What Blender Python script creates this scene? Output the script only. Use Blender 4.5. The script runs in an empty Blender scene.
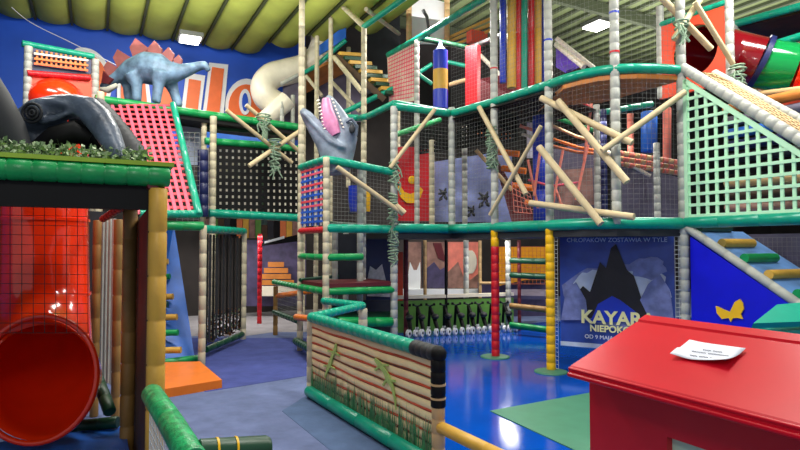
import bpy, bmesh, math, random
from mathutils import Vector, Matrix
random.seed(7)
SC = bpy.context.scene
COL = SC.collection
# ------------------------------------------------------------------ camera
F = 800 * 26.0 / 36.0
PITCH = math.radians(2.0)
CAM = Vector((0, 0, 1.7))
cam_data = bpy.data.cameras.new('camera'); cam_data.lens = 26; cam_data.sensor_width = 36
cam = bpy.data.objects.new('camera', cam_data); COL.objects.link(cam)
cam.location = CAM; cam.rotation_euler = (math.radians(90) + PITCH, 0, 0)
SC.camera = cam
CP, SP = math.cos(PITCH), math.sin(PITCH)
def ray(px, py):
    x, y = (px - 400) / F, (225 - py) / F
    return Vector((x, CP - y * SP, SP + y * CP))
def P(px, py, d):                     # point seen at px,py at distance d ahead
    r = ray(px, py); return CAM + r * (d / r.y)
def G(px, py, z=0.0):                 # point seen at px,py at height z
    r = ray(px, py); return CAM + r * ((z - CAM.z) / r.z)
def PL(px, py, p, n):                 # point seen at px,py on the plane p,n
    r = ray(px, py); return CAM + r * ((p - CAM).dot(n) / r.dot(n))
U = Vector((-.4664, .8846, 0)); V = Vector((.8846, .4664, 0)); Z = Vector((0, 0, 1))
def at(p, z): return Vector((p.x, p.y, z))
# ------------------------------------------------------------------ materials
def lin(c):
    c = c / 255.0
    return c / 12.92 if c <= .04045 else ((c + .055) / 1.055) ** 2.4
MATS = {}
def mat(name, rgb, rough=.5, var=.12, scale=6.0, bump=0.0, spec=.5, metal=0.0, emit=0, trans=0, alpha=1, coat=0):
    m = bpy.data.materials.new(name); m.use_nodes = True
    nt = m.node_tree; b = nt.nodes['Principled BSDF']
    c = [lin(v) for v in rgb]
    b.inputs['Roughness'].default_value = rough; b.inputs['Metallic'].default_value = metal
    b.inputs['Specular IOR Level'].default_value = spec
    b.inputs['Coat Weight'].default_value = coat
    tc = nt.nodes.new('ShaderNodeTexCoord'); nz = nt.nodes.new('ShaderNodeTexNoise')
    nz.inputs['Scale'].default_value = scale; nz.inputs['Detail'].default_value = 4
    nt.links.new(tc.outputs['Object'], nz.inputs['Vector'])
    rp = nt.nodes.new('ShaderNodeValToRGB')
    rp.color_ramp.elements[0].position = .3; rp.color_ramp.elements[1].position = .7
    rp.color_ramp.elements[0].color = [v * (1 - var) for v in c] + [1]
    rp.color_ramp.elements[1].color = [min(1, v * (1 + var)) for v in c] + [1]
    nt.links.new(nz.outputs['Fac'], rp.inputs['Fac']); nt.links.new(rp.outputs['Color'], b.inputs['Base Color'])
    if bump:
        bp = nt.nodes.new('ShaderNodeBump'); bp.inputs['Strength'].default_value = bump; bp.inputs['Distance'].default_value = .01
        n2 = nt.nodes.new('ShaderNodeTexNoise'); n2.inputs['Scale'].default_value = scale * 5
        nt.links.new(tc.outputs['Object'], n2.inputs['Vector'])
        nt.links.new(n2.outputs['Fac'], bp.inputs['Height']); nt.links.new(bp.outputs['Normal'], b.inputs['Normal'])
    if emit:
        b.inputs['Emission Color'].default_value = c + [1]; b.inputs['Emission Strength'].default_value = emit
    if trans: b.inputs['Transmission Weight'].default_value = trans
    MATS[name] = m; return m
mat('teal', (8, 158, 128), .3, .1, 9, .1); mat('crackle', (40, 170, 104), .3, .55, 26, .3); mat('green', (14, 150, 78), .35, .15, 9, .15); mat('dkgreen', (14, 70, 45), .4)
mat('lime', (150, 185, 40), .5); mat('cream', (200, 190, 160), .5, .1, 12, .15); mat('grey_foam', (180, 182, 174), .45, .1, 12, .15)
mat('tan', (206, 170, 120), .5, .1); mat('ochre', (216, 168, 66), .45, .1, 8, .15); mat('brown_foam', (150, 112, 56), .55, .15)
mat('yellow', (246, 190, 14), .35, .06); mat('redfoam', (205, 28, 40), .35, .08); mat('orange', (236, 122, 26), .4, .08)
mat('slide_red', (250, 52, 12), .16, .05, 3, 0, .5, 0, 0, 0, 1, .5); mat('kiosk', (204, 10, 36), .3, .06, 3, 0, .3)
mat('kiosk_body', (196, 14, 36), .35, .06, 3); mat('kiosk_teal', (16, 168, 140), .4, .06)
mat('net_black', (16, 16, 16), .8, .0); mat('net_grey', (128, 130, 128), .7, .0); mat('net_white', (205, 210, 212), .7, 0)
mat('black', (9, 9, 10), .6, .2, spec=.25); mat('charcoal', (34, 37, 42), .6, .2); mat('dkwood', (70, 48, 26), .6, .4, 5, .3)
mat('log', (206, 186, 146), .6, .12, 7, .1); mat('rope_green', (128, 152, 128), .9, .25, 30, .4)
mat('blue', (16, 52, 190), .35, .06); mat('panel_blue', (4, 16, 215), .4, .05); mat('sky_blue', (30, 100, 200), .4, .15, 4)
mat('ramp_blue', (104, 150, 212), .4, .2, 4); mat('pink', (244, 92, 120), .5, .1); mat('redorange', (250, 84, 50), .4, .08, 3)
mat('dino_grey', (84, 96, 114), .38, .5, 5, .6); mat('dino_blue', (104, 132, 158), .5, .45, 7, .5); mat('dino_pale', (126, 138, 154), .45, .35, 6, .4)
mat('dino_plate', (150, 84, 82), .5, .15, 9); mat('mouth_pink', (208, 128, 170), .4, .15, 14); mat('tooth', (240, 236, 220), .4)
mat('mint', (196, 248, 208), .45, .04); mat('white', (238, 240, 242), .4, .03); mat('offwhite', (234, 226, 206), .35, .08)
mat('fabric', (150, 160, 66), .8, .14, 1.5, .2); mat('seam', (52, 60, 26), .8); mat('roof_olive', (116, 128, 84), .7, .15, 2)
mat('roof_rib', (62, 70, 46), .7); mat('banner', (30, 88, 208), .5, .2, .7); mat('letter_orange', (244, 112, 52), .5, .06)
mat('wallback', (52, 46, 44), .8, .45, 1.2); mat('wood_orange', (196, 120, 48), .55, .2, 4)
mat('carpet', (100, 112, 150), .95, .16, 5, .3, .2); mat('carpet_navy', (72, 82, 146), .95, .14, 5, .3, .2); mat('carpet_grey', (84, 104, 140), .95, .12, 6, .3, .2)
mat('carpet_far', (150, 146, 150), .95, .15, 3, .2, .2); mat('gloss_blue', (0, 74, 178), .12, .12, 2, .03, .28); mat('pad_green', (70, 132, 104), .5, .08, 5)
mat('poster_navy', (50, 78, 165), .35, .3, 2.5); mat('poster_cloud', (196, 208, 232), .4, .25, 3); mat('rock', (26, 22, 30), .5, .3, 8); mat('skyrock', (112, 122, 176), .5, .3, 9)
mat('mural', (140, 152, 205), .5, .5, 2.2); mat('mural_brown', (150, 112, 100), .5, .5, 4); mat('text_cream', (240, 235, 170), .5, 0)
mat('leaf', (176, 196, 156), .6, .4, 25); mat('leaf2', (112, 140, 100), .6, .3, 25); mat('leaf_rust', (150, 96, 52), .7, .4, 20); mat('grass', (66, 138, 82), .6, .3, 14)
mat('slat', (255, 228, 172), .45, .1, 5, .1); mat('slat_red', (190, 70, 36), .6, .2); mat('lizard', (176, 204, 112), .5, .12, 30)
mat('bikewall', (92, 142, 62), .5, .2, 5); mat('maroon', (96, 26, 34), .5); mat('tube_red', (112, 10, 20), .15, .1, 3, coat=.5)
mat('tube_green', (30, 190, 96), .12, .05, 3, trans=.55); mat('navy', (28, 36, 84), .4); mat('violet', (96, 62, 178), .5)
mat('weave_red', (240, 72, 88), .5, .06); mat('weave_blue', (40, 96, 210), .5, .06); mat('paper', (226, 230, 244), .6, .02); mat('ink', (120, 124, 146), .6, 0)
mat('purple_grey', (98, 92, 112), .7, .25, 4); mat('salmon', (232, 130, 112), .6, .15); mat('rust_net', (218, 120, 66), .6, .1)
mat('lamp', (255, 252, 240), .4, 0, emit=9); mat('pane_green', (186, 214, 190), .3, .04); mat('steel', (120, 122, 124), .35, .05, metal=.8)
mat('butterfly', (250, 196, 30), .5, .05); mat('ballyellow', (250, 170, 20), .45, .12, 9); mat('wolf', (188, 186, 190), .7, .2, 12); mat('dusk', (70, 62, 96), .6, .4, 5)
# ------------------------------------------------------------------ mesh builder
class MB:
    def __init__(s): s.v = []; s.f = []; s.sm = []; s.mi = []; s.mats = []
    def m(s, name):
        if name not in s.mats: s.mats.append(name)
        return s.mats.index(name)
    def add(s, verts, faces, mt, smooth=False):
        o = len(s.v); s.v += [Vector(v) for v in verts]; k = s.m(mt)
        for f in faces: s.f.append([i + o for i in f]); s.sm.append(smooth); s.mi.append(k)
    def rings(s, rings, mt, caps=True, smooth=True, close=False):
        n = len(rings[0]); verts = [p for r in rings for p in r]; faces = []
        m = len(rings)
        for i in range(m if close else m - 1):
            a, b = i * n, ((i + 1) % m) * n
            for j in range(n):
                k = (j + 1) % n; faces.append([a + j, a + k, b + k, b + j])
        s.add(verts, faces, mt, smooth)
        if caps and not close:
            s.add(rings[0], [list(range(n))[::-1]], mt); s.add(rings[-1], [list(range(n))], mt)
    def tube(s, pts, rad, mt, n=10, caps=True, flat=None):
        pts = [Vector(p) for p in pts]
        rs = rad if isinstance(rad, (list, tuple)) else [rad] * len(pts)
        t0 = (pts[1] - pts[0]).normalized()
        ref = Z if abs(t0.dot(Z)) < .9 else Vector((1, 0, 0))
        nrm = (ref - t0 * ref.dot(t0)).normalized(); rings = []
        for i, p in enumerate(pts):
            a = pts[max(0, i - 1)]; b = pts[min(len(pts) - 1, i + 1)]
            t = (b - a).normalized()
            nrm = (nrm - t * nrm.dot(t)).normalized(); bi = t.cross(nrm)
            fl = flat or 1
            rings.append([p + nrm * (math.cos(k * 2 * math.pi / n) * rs[i]) + bi * (math.sin(k * 2 * math.pi / n) * rs[i] * fl) for k in range(n)])
        s.rings(rings, mt, caps)
    def foam(s, pts, r, mt, seg=.17, n=12, groove=.89):
        """foam sleeves pushed on a pipe: short sections with a pinched joint"""
        pts = [Vector(p) for p in pts]
        L = [0]
        for a, b in zip(pts, pts[1:]): L.append(L[-1] + (b - a).length)
        k = max(1, round(L[-1] / seg)); st = L[-1] / k; e = min(.008, st * .07); ds = []
        for i in range(k): ds += [(i * st, groove), (i * st + e, 1), ((i + 1) * st - e, 1)]
        ds.append((L[-1], groove)); out = []; rr = []
        for d, g in ds:
            j = 0
            while j < len(L) - 2 and d > L[j + 1]: j += 1
            t = (d - L[j]) / (L[j + 1] - L[j]); out.append(pts[j].lerp(pts[j + 1], t)); rr.append(r * g)
        s.tube(out, rr, mt, n)
    def box(s, c, ax, ay, az, mt):         # centre and three half axes
        c = Vector(c); vs = [c + ax * i + ay * j + az * k for i in (-1, 1) for j in (-1, 1) for k in (-1, 1)]
        s.add(vs, [[0, 1, 3, 2], [4, 6, 7, 5], [0, 4, 5, 1], [2, 3, 7, 6], [0, 2, 6, 4], [1, 5, 7, 3]], mt)
    def bar(s, a, b, w, h, mt, up=Z):      # rectangular bar
        a, b = Vector(a), Vector(b); d = (b - a); t = d.normalized()
        x = t.cross(up)
        if x.length < 1e-4: x = t.cross(Vector((1, 0, 0)))
        x.normalize(); y = x.cross(t)
        s.box((a + b) / 2, d / 2, x * w / 2, y * h / 2, mt)
    def plate(s, poly, th, mt, n=None):    # thick polygon
        poly = [Vector(p) for p in poly]
        if n is None:
            n = Vector((0, 0, 0))
            for i in range(len(poly)):
                a, b = poly[i], poly[(i + 1) % len(poly)]; n += a.cross(b)
            n.normalize()
        h = n * th / 2; k = len(poly)
        vs = [p + h for p in poly] + [p - h for p in poly]
        fs = [list(range(k)), [k + i for i in range(k)][::-1]] + [[i, k + i, k + (i + 1) % k, (i + 1) % k] for i in range(k)]
        s.add(vs, fs, mt)
    def ell(s, c, ax, ay, az, mt, n=14, m=9):
        c = Vector(c); rings = []
        for i in range(1, m):
            a = math.pi * i / m
            rings.append([c + az * math.cos(a) + (ax * math.cos(t * 2 * math.pi / n) + ay * math.sin(t * 2 * math.pi / n)) * math.sin(a) for t in range(n)])
        s.rings(rings, mt, True)
    def net(s, a, b, c, d, cell, w, mt, twist=0):   # quad a b c d (around)
        a, b, c, d = map(Vector, (a, b, c, d))
        nu = max(1, round(((b - a).length + (c - d).length) / 2 / cell)); nv = max(1, round(((d - a).length + (c - b).length) / 2 / cell))
        for i in range(nu + 1):
            t = i / nu; s.tube([a.lerp(b, t), d.lerp(c, t)], w / 2, mt, 3, False)
        for j in range(nv + 1):
            t = j / nv; s.tube([a.lerp(d, t), b.lerp(c, t)], w / 2, mt, 3, False)
    def lattice(s, a, b, c, d, cell, w, mt, th=.012):
        a, b, c, d = map(Vector, (a, b, c, d)); n = (b - a).cross(d - a).normalized()
        nu = max(1, round((b - a).length / cell)); nv = max(1, round((d - a).length / cell))
        for i in range(nu + 1):
            t = i / nu; s.bar(a.lerp(b, t), d.lerp(c, t), w, th, mt, n)
        for j in range(nv + 1):
            t = j / nv; s.bar(a.lerp(d, t), b.lerp(c, t), w, th, mt, n)
ORG = {}
def link(o, parent=None):
    COL.objects.link(o)
    if parent: o.parent = parent
    return o
def meta(o, label=None, cat=None, group=None, kind=None):
    if label: o['label'] = label
    if cat: o['category'] = cat
    if group: o['group'] = group
    if kind: o['kind'] = kind
    return o
def thing(name, loc, label, cat, group=None):
    o = bpy.data.objects.new(name, None); o.empty_display_size = .1; o.location = loc; link(o)
    ORG[o.name] = Vector(loc); return meta(o, label, cat, group)
def build(mb, name, parent=None, origin=None, label=None, cat=None, group=None, kind=None, post=None):
    if parent: org = ORG[parent.name]
    elif origin is not None: org = Vector(origin)
    else:
        xs = [v.x for v in mb.v]; ys = [v.y for v in mb.v]; zs = [v.z for v in mb.v]
        org = Vector(((min(xs) + max(xs)) / 2, (min(ys) + max(ys)) / 2, min(zs)))
    me = bpy.data.meshes.new(name); me.from_pydata([v - org for v in mb.v], [], mb.f)
    for k in mb.mats: me.materials.append(MATS[k])
    me.polygons.foreach_set('use_smooth', mb.sm); me.polygons.foreach_set('material_index', mb.mi); me.update()
    bm = bmesh.new(); bm.from_mesh(me); bmesh.ops.recalc_face_normals(bm, faces=bm.faces); bm.to_mesh(me); bm.free()
    o = bpy.data.objects.new(name, me)
    if not parent: o.location = org
    link(o, parent); ORG[o.name] = org
    if post: post(o)
    return meta(o, label, cat, group, kind)
def one(name, label, cat, fn, group=None, kind=None, origin=None):
    mb = MB(); fn(mb); return build(mb, name, None, origin, label, cat, group, kind)
def part(name, parent, fn, label=None, kind=None):
    mb = MB(); fn(mb); return build(mb, name, parent, label=label, kind=kind)
def sculpt(o, voxel=.03, smooth=6):
    """fuse overlapping volumes of one body into a continuous skin"""
    r = o.modifiers.new('r', 'REMESH'); r.mode = 'VOXEL'; r.voxel_size = voxel; r.use_smooth_shade = True
    s = o.modifiers.new('s', 'SMOOTH'); s.iterations = smooth; s.factor = .5
    dg = bpy.context.evaluated_depsgraph_get(); dg.update()
    me = bpy.data.meshes.new_from_object(o.evaluated_get(dg)); o.modifiers.clear()
    me.polygons.foreach_set('use_smooth', [True] * len(me.polygons)); o.data = me
def text(name, s, size, origin, xd, yd, mt, parent=None, ext=.002, align='CENTER', bold=0.0, **kw):
    cu = bpy.data.curves.new('t', 'FONT'); cu.body = s; cu.size = size; cu.extrude = ext; cu.align_x = align; cu.offset = bold
    t = bpy.data.objects.new('t', cu); COL.objects.link(t)
    dg = bpy.context.evaluated_depsgraph_get(); dg.update()
    me = bpy.data.meshes.new_from_object(t.evaluated_get(dg)); bpy.data.objects.remove(t)
    xd = xd.normalized(); yd = yd.normalized(); n = xd.cross(yd); org = ORG[parent.name] if parent else Vector((0, 0, 0))
    for v in me.vertices:
        c = v.co; p = Vector(origin) + xd * c.x + yd * c.y + n * c.z; v.co = p - org
    me.materials.clear(); me.materials.append(MATS[mt]); me.update()
    o = bpy.data.objects.new(name, me); link(o, parent); ORG[o.name] = org
    return meta(o, **kw)
def smooth(pts, n=6):
    out = []
    q = [pts[0]] + list(pts) + [pts[-1]]
    for i in range(1, len(q) - 2):
        for k in range(n):
            t = k / n; a, b, c, d = q[i - 1], q[i], q[i + 1], q[i + 2]
            out.append(.5 * ((2 * b) + (c - a) * t + (2 * a - 5 * b + 4 * c - d) * t * t + (3 * b - a - 3 * c + d) * t ** 3))
    return out + [pts[-1]]
def lerp(a, b, t): return a + (b - a) * t
def xy(px, d, py=245): return at(P(px, py, d), 0)
def posts(parent, lst, r=.05, mt='cream', seg=.16):
    for q in lst:
        b, z0, z1 = q[0], q[1], q[2]; m = q[3] if len(q) > 3 else mt
        part('post', parent, lambda mb: mb.foam([at(b, z0), at(b, z1)], r, m, seg))
def beam(parent, pts, r=.055, mt='teal', seg=.3, name='beam'):
    part(name, parent, lambda mb: mb.foam(pts, r, mt, seg, 12, .93))

# ================================================================== SETTING
def f_floor(mb):
    mb.plate([Vector((-14, -1, -.05)), Vector((20, -1, -.05)), Vector((20, 30, -.05)), Vector((-14, 30, -.05))], .1, 'carpet')
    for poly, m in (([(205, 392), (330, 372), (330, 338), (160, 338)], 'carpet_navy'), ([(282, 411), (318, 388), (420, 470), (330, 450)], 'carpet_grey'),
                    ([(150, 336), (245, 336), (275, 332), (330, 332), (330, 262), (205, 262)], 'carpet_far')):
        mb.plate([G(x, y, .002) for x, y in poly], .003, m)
meta(one('floor', None, None, f_floor), kind='structure')
BL = [G(385, 333), G(505, 327), G(548, 322), G(760, 316), Vector((7.5, 3.0, 0)), Vector((3.6, -.9, 0)), Vector((1.6, 1.1, 0)), G(437, 470), G(318, 391), G(385, 360)]
meta(one('floor_play', None, None, lambda mb: mb.plate([at(p, .006) for p in BL], .01, 'gloss_blue')), kind='structure')
one('floor_mat', 'pale green triangular patch painted on the glossy blue play floor', 'floor mat',
    lambda mb: mb.plate([G(490, 411, .016), G(600, 391, .016), G(700, 400, .016), G(600, 462, .016)], .008, 'pad_green'))
for px, py, nm in ((495, 357, 'red'), (551, 372, 'yellow')):
    c = G(px, py, .012)
    one('post_pad', f'low round green pad on the blue floor at the foot of the {nm} post', 'floor pad',
        lambda mb: mb.rings([[c + Vector((math.cos(a * math.pi / 12) * rr, math.sin(a * math.pi / 12) * rr, h)) for a in range(24)] for rr, h in ((.22, 0), (.22, .012), (.2, .018))], 'pad_green'),
        group='pads under the support posts')
WB = U * 14.6; NB = U
def W(px, py, off=0): return PL(px, py, WB - U * off, NB)
def f_wall(mb):
    a, b = -9.0, 26.0
    mb.box(U * 14.75 + V * (a + b) / 2 + Z * 4, V * (b - a) / 2, U * .1, Z * 4, 'wallback')
meta(one('wall_back', None, None, f_wall), kind='structure')
def f_wl(mb): mb.box(V * -9.1 + U * 10 + Z * 4, U * 5, V * .1, Z * 4, 'banner')
meta(one('wall_left', None, None, f_wl), kind='structure')
def f_wr(mb): mb.box(V * 26 + U * 5 + Z * 4, U * 10, V * .1, Z * 4, 'wallback')
meta(one('wall_right', None, None, f_wr), kind='structure')
# roof: olive corrugated sheet with ribs running away from the viewer
def f_roof(mb):
    mb.box(U * 7 + V * 9 + Z * 8.05, U * 9, V * 19, Z * .05, 'roof_olive')
    for i in range(60):
        v = 0 + i * .45
        mb.box(U * 7 + V * v + Z * 7.97, U * 9, V * .05, Z * .05, 'roof_rib')
    for i in range(5): mb.box(U * (1 + 3.2 * i) + V * 9 + Z * 7.8, U * .07, V * 19, Z * .14, 'roof_rib')
meta(one('ceiling', None, None, f_roof), kind='structure')
# quilted fabric hung below the roof
def f_fabric(mb):
    v0, w, n = -4.6, .68, 15
    zc = 6.55; nu = 36; nv = 8
    for i in range(n):
        far = 14.3 if i < n - 3 else (14.3 - .9 * (i - n + 4))
        near = 2.0
        grid = []
        for a in range(nu + 1):
            u = far + (near - far) * a / nu; row = []
            for b in range(nv + 1):
                t = b / nv; v = v0 + w * (i + t)
                bulge = .12 * math.sin(math.pi * t) ** .7 + .05 * abs(math.sin(u * math.pi / 1.1)) * math.sin(math.pi * t)
                if a == 0: bulge *= .9
                row.append(U * u + V * v + Z * (zc - bulge))
            grid.append(row)
        vs = [p for r in grid for p in r]; k = nv + 1
        mb.add(vs, [[a * k + b, a * k + b + 1, (a + 1) * k + b + 1, (a + 1) * k + b] for a in range(nu) for b in range(nv)], 'fabric', True)
        top = [p + Z * .0 for p in grid[0]]; up = [at(p, zc + .05) for p in grid[0]]
        mb.add(top + up, [[b, b + 1, k + b + 1, k + b] for b in range(nv)], 'fabric')
        mb.bar(U * far + V * (v0 + w * i) + Z * (zc - .02), U * near + V * (v0 + w * i) + Z * (zc - .02), .05, .12, 'seam')
one('fabric_canopy', 'lime green quilted fabric slung under the roof at upper left', 'fabric ceiling', f_fabric)
def lamp(px, py, d, lab, sx=.55, sy=.22):
    p = P(px, py, d)
    t = thing('hall_lamp', p, lab, 'lamp', 'ceiling lamps')
    part('housing', t, lambda mb: mb.box(p + Z * .09, V * sx, U * sy, Z * .05, 'steel'))
    part('diffuser', t, lambda mb: mb.box(p + Z * .02, V * (sx - .05), U * (sy - .03), Z * .02, 'lamp'))
lamp(190, 41, 12.2, 'bright rectangular lamp below the green fabric above the stegosaurus', .24, .24)
lamp(598, 27, 16, 'bright rectangular lamp under the olive roof right of the coloured tubes', .32, .34)
# ------------------------------------------------------------------ banner with letters
bn = thing('letter_banner', W(150, 200, .1), 'deep blue wall banner with big orange letters behind the stegosaurus', 'banner')
part('panel', bn, lambda mb: mb.plate([W(-40, 150, .06), W(305, 150, .06), W(305, 28, .06), W(-40, -20, .06)], .06, 'banner'))
def letter(outer, inner, hole=None, ring=None):
    l = part('letter', bn, lambda mb: mb.plate([W(x, y, .14) for x, y in outer], .08, 'white'))
    part('letter_face', l, lambda mb: mb.plate([W(x, y, .2) for x, y in inner], .04, 'letter_orange'))
    if hole: part('letter_hole', l, lambda mb: (mb.plate([W(x, y, .235) for x, y in ring], .03, 'white'), mb.plate([W(x, y, .265) for x, y in hole], .03, 'banner')))
def arc(cx, cy, rx, ry, a0=0, a1=360, n=28): return [(cx + rx * math.cos(math.radians(a0 + (a1 - a0) * i / n)), cy - ry * math.sin(math.radians(a0 + (a1 - a0) * i / n))) for i in range(n if a1 - a0 == 360 else n + 1)]
letter([(72, 112), (72, 52)] + arc(82, 84, 30, 36, 100, -40), [(76, 110), (76, 56)] + arc(82, 84, 26, 31, 100, -40))
letter([(117, 112), (117, 82), (128, 76), (148, 78), (152, 112)], [(121, 112), (121, 85), (130, 80), (145, 82), (148, 112)])
letter([(156, 114), (156, 78), (176, 80), (178, 116)], [(160, 114), (160, 82), (172, 84), (174, 116)])
letter([(181, 112), (186, 73), (205, 76), (200, 116)], [(185, 112), (189, 79), (201, 81), (197, 116)])
letter([(202, 118), (209, 63), (228, 65), (223, 118)], [(206, 116), (212, 67), (224, 69), (219, 116)])
letter(arc(246, 106, 21, 27), arc(246, 107, 17.5, 22.5), arc(245, 102, 3, 9, n=14), arc(245, 102, 6, 13, n=18))
letter([(262, 124), (266, 98), (290, 100), (288, 126)], [(266, 122), (269, 103), (286, 104), (284, 124)])
# ================================================================== NEAR LEFT: cave front
cz = 2.05
C0 = xy(157.5, 3.35); C1 = C0 - V * 1.3                 # front line to the left
cave = thing('cave_entrance', C0, 'dark green roofed cave entrance with ochre padded post at the left edge', 'play house')
posts(cave, [(C0, 0, cz - .02, 'ochre')], .051, seg=.24)
posts(cave, [(xy(130, 4.7), 0, 2.0, 'brown_foam')], .055, seg=.24)
posts(cave, [(xy(118, 5.6), 0, 1.95, 'brown_foam'), (xy(97, 5.8), 0, 1.95, 'brown_foam')], .04, seg=.24)
posts(cave, [(C0 - V * 1.25, 0, cz, 'ochre')], .051, seg=.24)
part('roof_bolster', cave, lambda mb: mb.foam([at(C0 + V * .06, cz + .05), at(C1, cz + .05)], .06, 'green', .115, 14, .9))
part('roof_trim', cave, lambda mb: mb.box(at(C0 - V * .6 + U * .1, cz + .118), V * .68, U * .14, Z * .012, 'lime'))
part('roof', cave, lambda mb: mb.box(at(C0 - V * .6 + U * .95, cz + .02), V * .64, U * .9, Z * .05, 'black'))
part('lintel', cave, lambda mb: mb.box(at(C0 - V * .65 + U * .05, cz - .07), V * .62, U * .03, Z * .075, 'black'))
part('side_wall', cave, lambda mb: mb.plate([xy(150, 3.6) , xy(138, 5.0), at(xy(138, 5.0), 1.9), at(xy(150, 3.6), 1.93)], .03, 'dkwood'))
part('back_wall', cave, lambda mb: mb.plate([xy(-60, 6.0), xy(104, 6.9), at(xy(104, 6.9), 2.1), at(xy(-60, 6.0), 2.1)], .05, 'charcoal'))
part('side_rail', cave, lambda mb: mb.foam([P(153, 185, 3.32), P(128, 203, 4.3), P(103, 219, 5.3)], .033, 'maroon', .14))
part('curtain', cave, lambda mb: [mb.bar(at(xy(103 + 3.6 * i, 6.0 - .04 * i), .3), at(xy(103 + 3.6 * i, 6.0 - .04 * i), 1.97), .05, .02, 'grey_foam') for i in range(4)])
N0, N1 = C0 - V * .42 + U * .06, C0 - V * 1.2 + U * .06
part('netting', cave, lambda mb: mb.net(P(88, 207, 3.3), P(-14, 205, 3.05), P(-14, 333, 3.05), P(88, 333, 3.3), .052, .004, 'net_black'))
part('low_beam', cave, lambda mb: mb.foam([P(60, 428, 4.9), P(118, 422, 4.9)], .05, 'dkgreen'))
one('gym_mat', 'blue padded mat on the floor under the red slide mouth', 'mat',
    lambda mb: mb.box(at(xy(22, 4.2), .1), V * .72, U * .52, Z * .06, 'sky_blue'))
one('padded_bar', 'dark green padded kerb beam beside the foot of the red slide', 'padded beam', lambda mb: mb.foam([P(95, 372, 5.1), P(110, 412, 4.75)], .05, 'dkgreen'))
# red slide
sl = thing('tube_slide', xy(43, 4.6), 'glossy red tube slide with round open mouth behind the black net', 'slide')
mc = P(41, 378, 4.45); fwd = (Vector((0.16, -1, .12))).normalized()
pth = [P(46, 130, 5.3), P(46, 170, 5.28), P(46, 220, 5.26), P(46, 260, 5.24), P(46, 295, 5.2), P(45.5, 318, 5.13), P(45, 338, 5.0), P(44, 356, 4.84), P(42, 369, 4.66), mc + fwd * -.1, mc, mc + fwd * .035, mc + fwd * .05]
def f_tube(mb):
    rr = [.335, .335, .335, .335, .34, .345, .35, .355, .365, .375, .385, .4, .415]
    mb.tube(pth, rr, 'slide_red', 36, False, 1.12)
    for i in (2, 4): mb.tube([pth[i] - Z * .012, pth[i] + Z * .012], rr[i] + .012, 'slide_red', 36, True, 1.12)
part('tube', sl, f_tube)
def f_mouth(mb):
    up = (Z - fwd * Z.dot(fwd)).normalized(); rt = fwd.cross(up)
    mb.tube([mc + fwd * .05 + rt * math.cos(a * math.pi / 24) * .415 + up * math.sin(a * math.pi / 24) * .468 for a in range(49)], .022, 'slide_red', 10, False)
part('mouth_rim', sl, f_mouth)
# roof foliage
def f_fol(mb, n=1700, a=at(C0 - V * 1.3, cz + .13), b=at(C0 - V * .05, cz + .13), h=.085, dep=.3, ms=('leaf', 'leaf2')):
    for i in range(n):
        p = a.lerp(b, random.random()) + U * random.uniform(.07, .07 + dep) + Z * random.random() ** 1.4 * h
        d = Vector((random.uniform(-1, 1), random.uniform(-1, 1), random.uniform(-.2, 1))).normalized() * random.uniform(.025, .045)
        s = d.cross(Vector((random.random(), random.random(), random.random()))).normalized() * .013
        mb.add([p, p + d * .5 + s, p + d, p + d * .5 - s], [[0, 1, 2, 3]], random.choice(ms))
one('artificial_plants', 'grey green artificial leaves strewn along the top of the cave roof', 'plants', f_fol, kind='stuff')
# dinosaur head on the roof
dn = thing('dinosaur_statue', P(60, 158, 3.55), 'dark grey dinosaur head with drooping snout lying on the cave roof', 'dinosaur figure')
D0 = 3.62
def f_dino(mb):
    mb.tube([P(2, 168, D0 + .1), P(12, 148, D0 + .1), P(26, 128, D0 + .05), P(42, 114, D0), P(58, 108, D0), P(74, 106, D0), P(88, 109, D0 - .02), P(99, 120, D0 - .03), P(108, 134, D0 - .1), P(115, 148, D0 - .16), P(120, 161, D0 - .22)],
            [.13, .12, .115, .105, .085, .075, .082, .085, .075, .06, .045], 'dino_grey', 20, True)
    mb.tube([P(16, 150, D0 + .03), P(40, 142, D0 + .06), P(62, 136, D0 + .08), P(84, 132, D0 + .08)], [.11, .11, .09, .05], 'dino_grey', 14)
    mb.ell(P(33, 113, D0 - .1), Vector((.07, 0, 0)), Vector((0, .04, 0)), Z * .06, 'dino_grey')
    mb.tube([P(36, 103, D0 - .09), P(54, 102, D0 - .08), P(70, 106, D0 - .08), P(84, 118, D0 - .07)], [.03, .022, .02, .018], 'dino_grey', 10)
    mb.tube([P(40, 122, D0 - .1), P(56, 118, D0 - .09), P(70, 112, D0 - .08)], [.02, .022, .015], 'dino_grey', 10)
hd = part('head', dn, f_dino); sculpt(hd, .014, 4)
def f_eye(mb):
    for r, d in ((.058, 0), (.036, .006), (.015, .012)):
        c = P(32, 113, D0 - .145 - d)
        mb.tube([c + Vector((math.cos(a * math.pi / 10) * r, 0, math.sin(a * math.pi / 10) * r)) for a in range(21)], .009, 'charcoal', 8)
    mb.ell(P(32, 113, D0 - .15), Vector((.016, 0, 0)), Vector((0, .012, 0)), Z * .016, 'black')
part('eye', dn, f_eye, 'ringed dark eye')
part('mouth', dn, lambda mb: mb.tube([P(36, 150, D0 - .06), P(56, 138, D0 - .06), P(76, 132, D0 - .05), P(90, 138, D0 - .01)], [.05, .075, .075, .05], 'black', 14), 'black shaded mouth')
part('ridged_neck', dn, lambda mb: mb.tube([P(lerp(86, 128, t / 24) , lerp(116, 166, (t / 24) ** 1.15), D0 + .28) for t in range(25)], [.15 + .012 * (t % 2) for t in range(25)], 'charcoal', 18), 'dark ridged neck')
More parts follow.
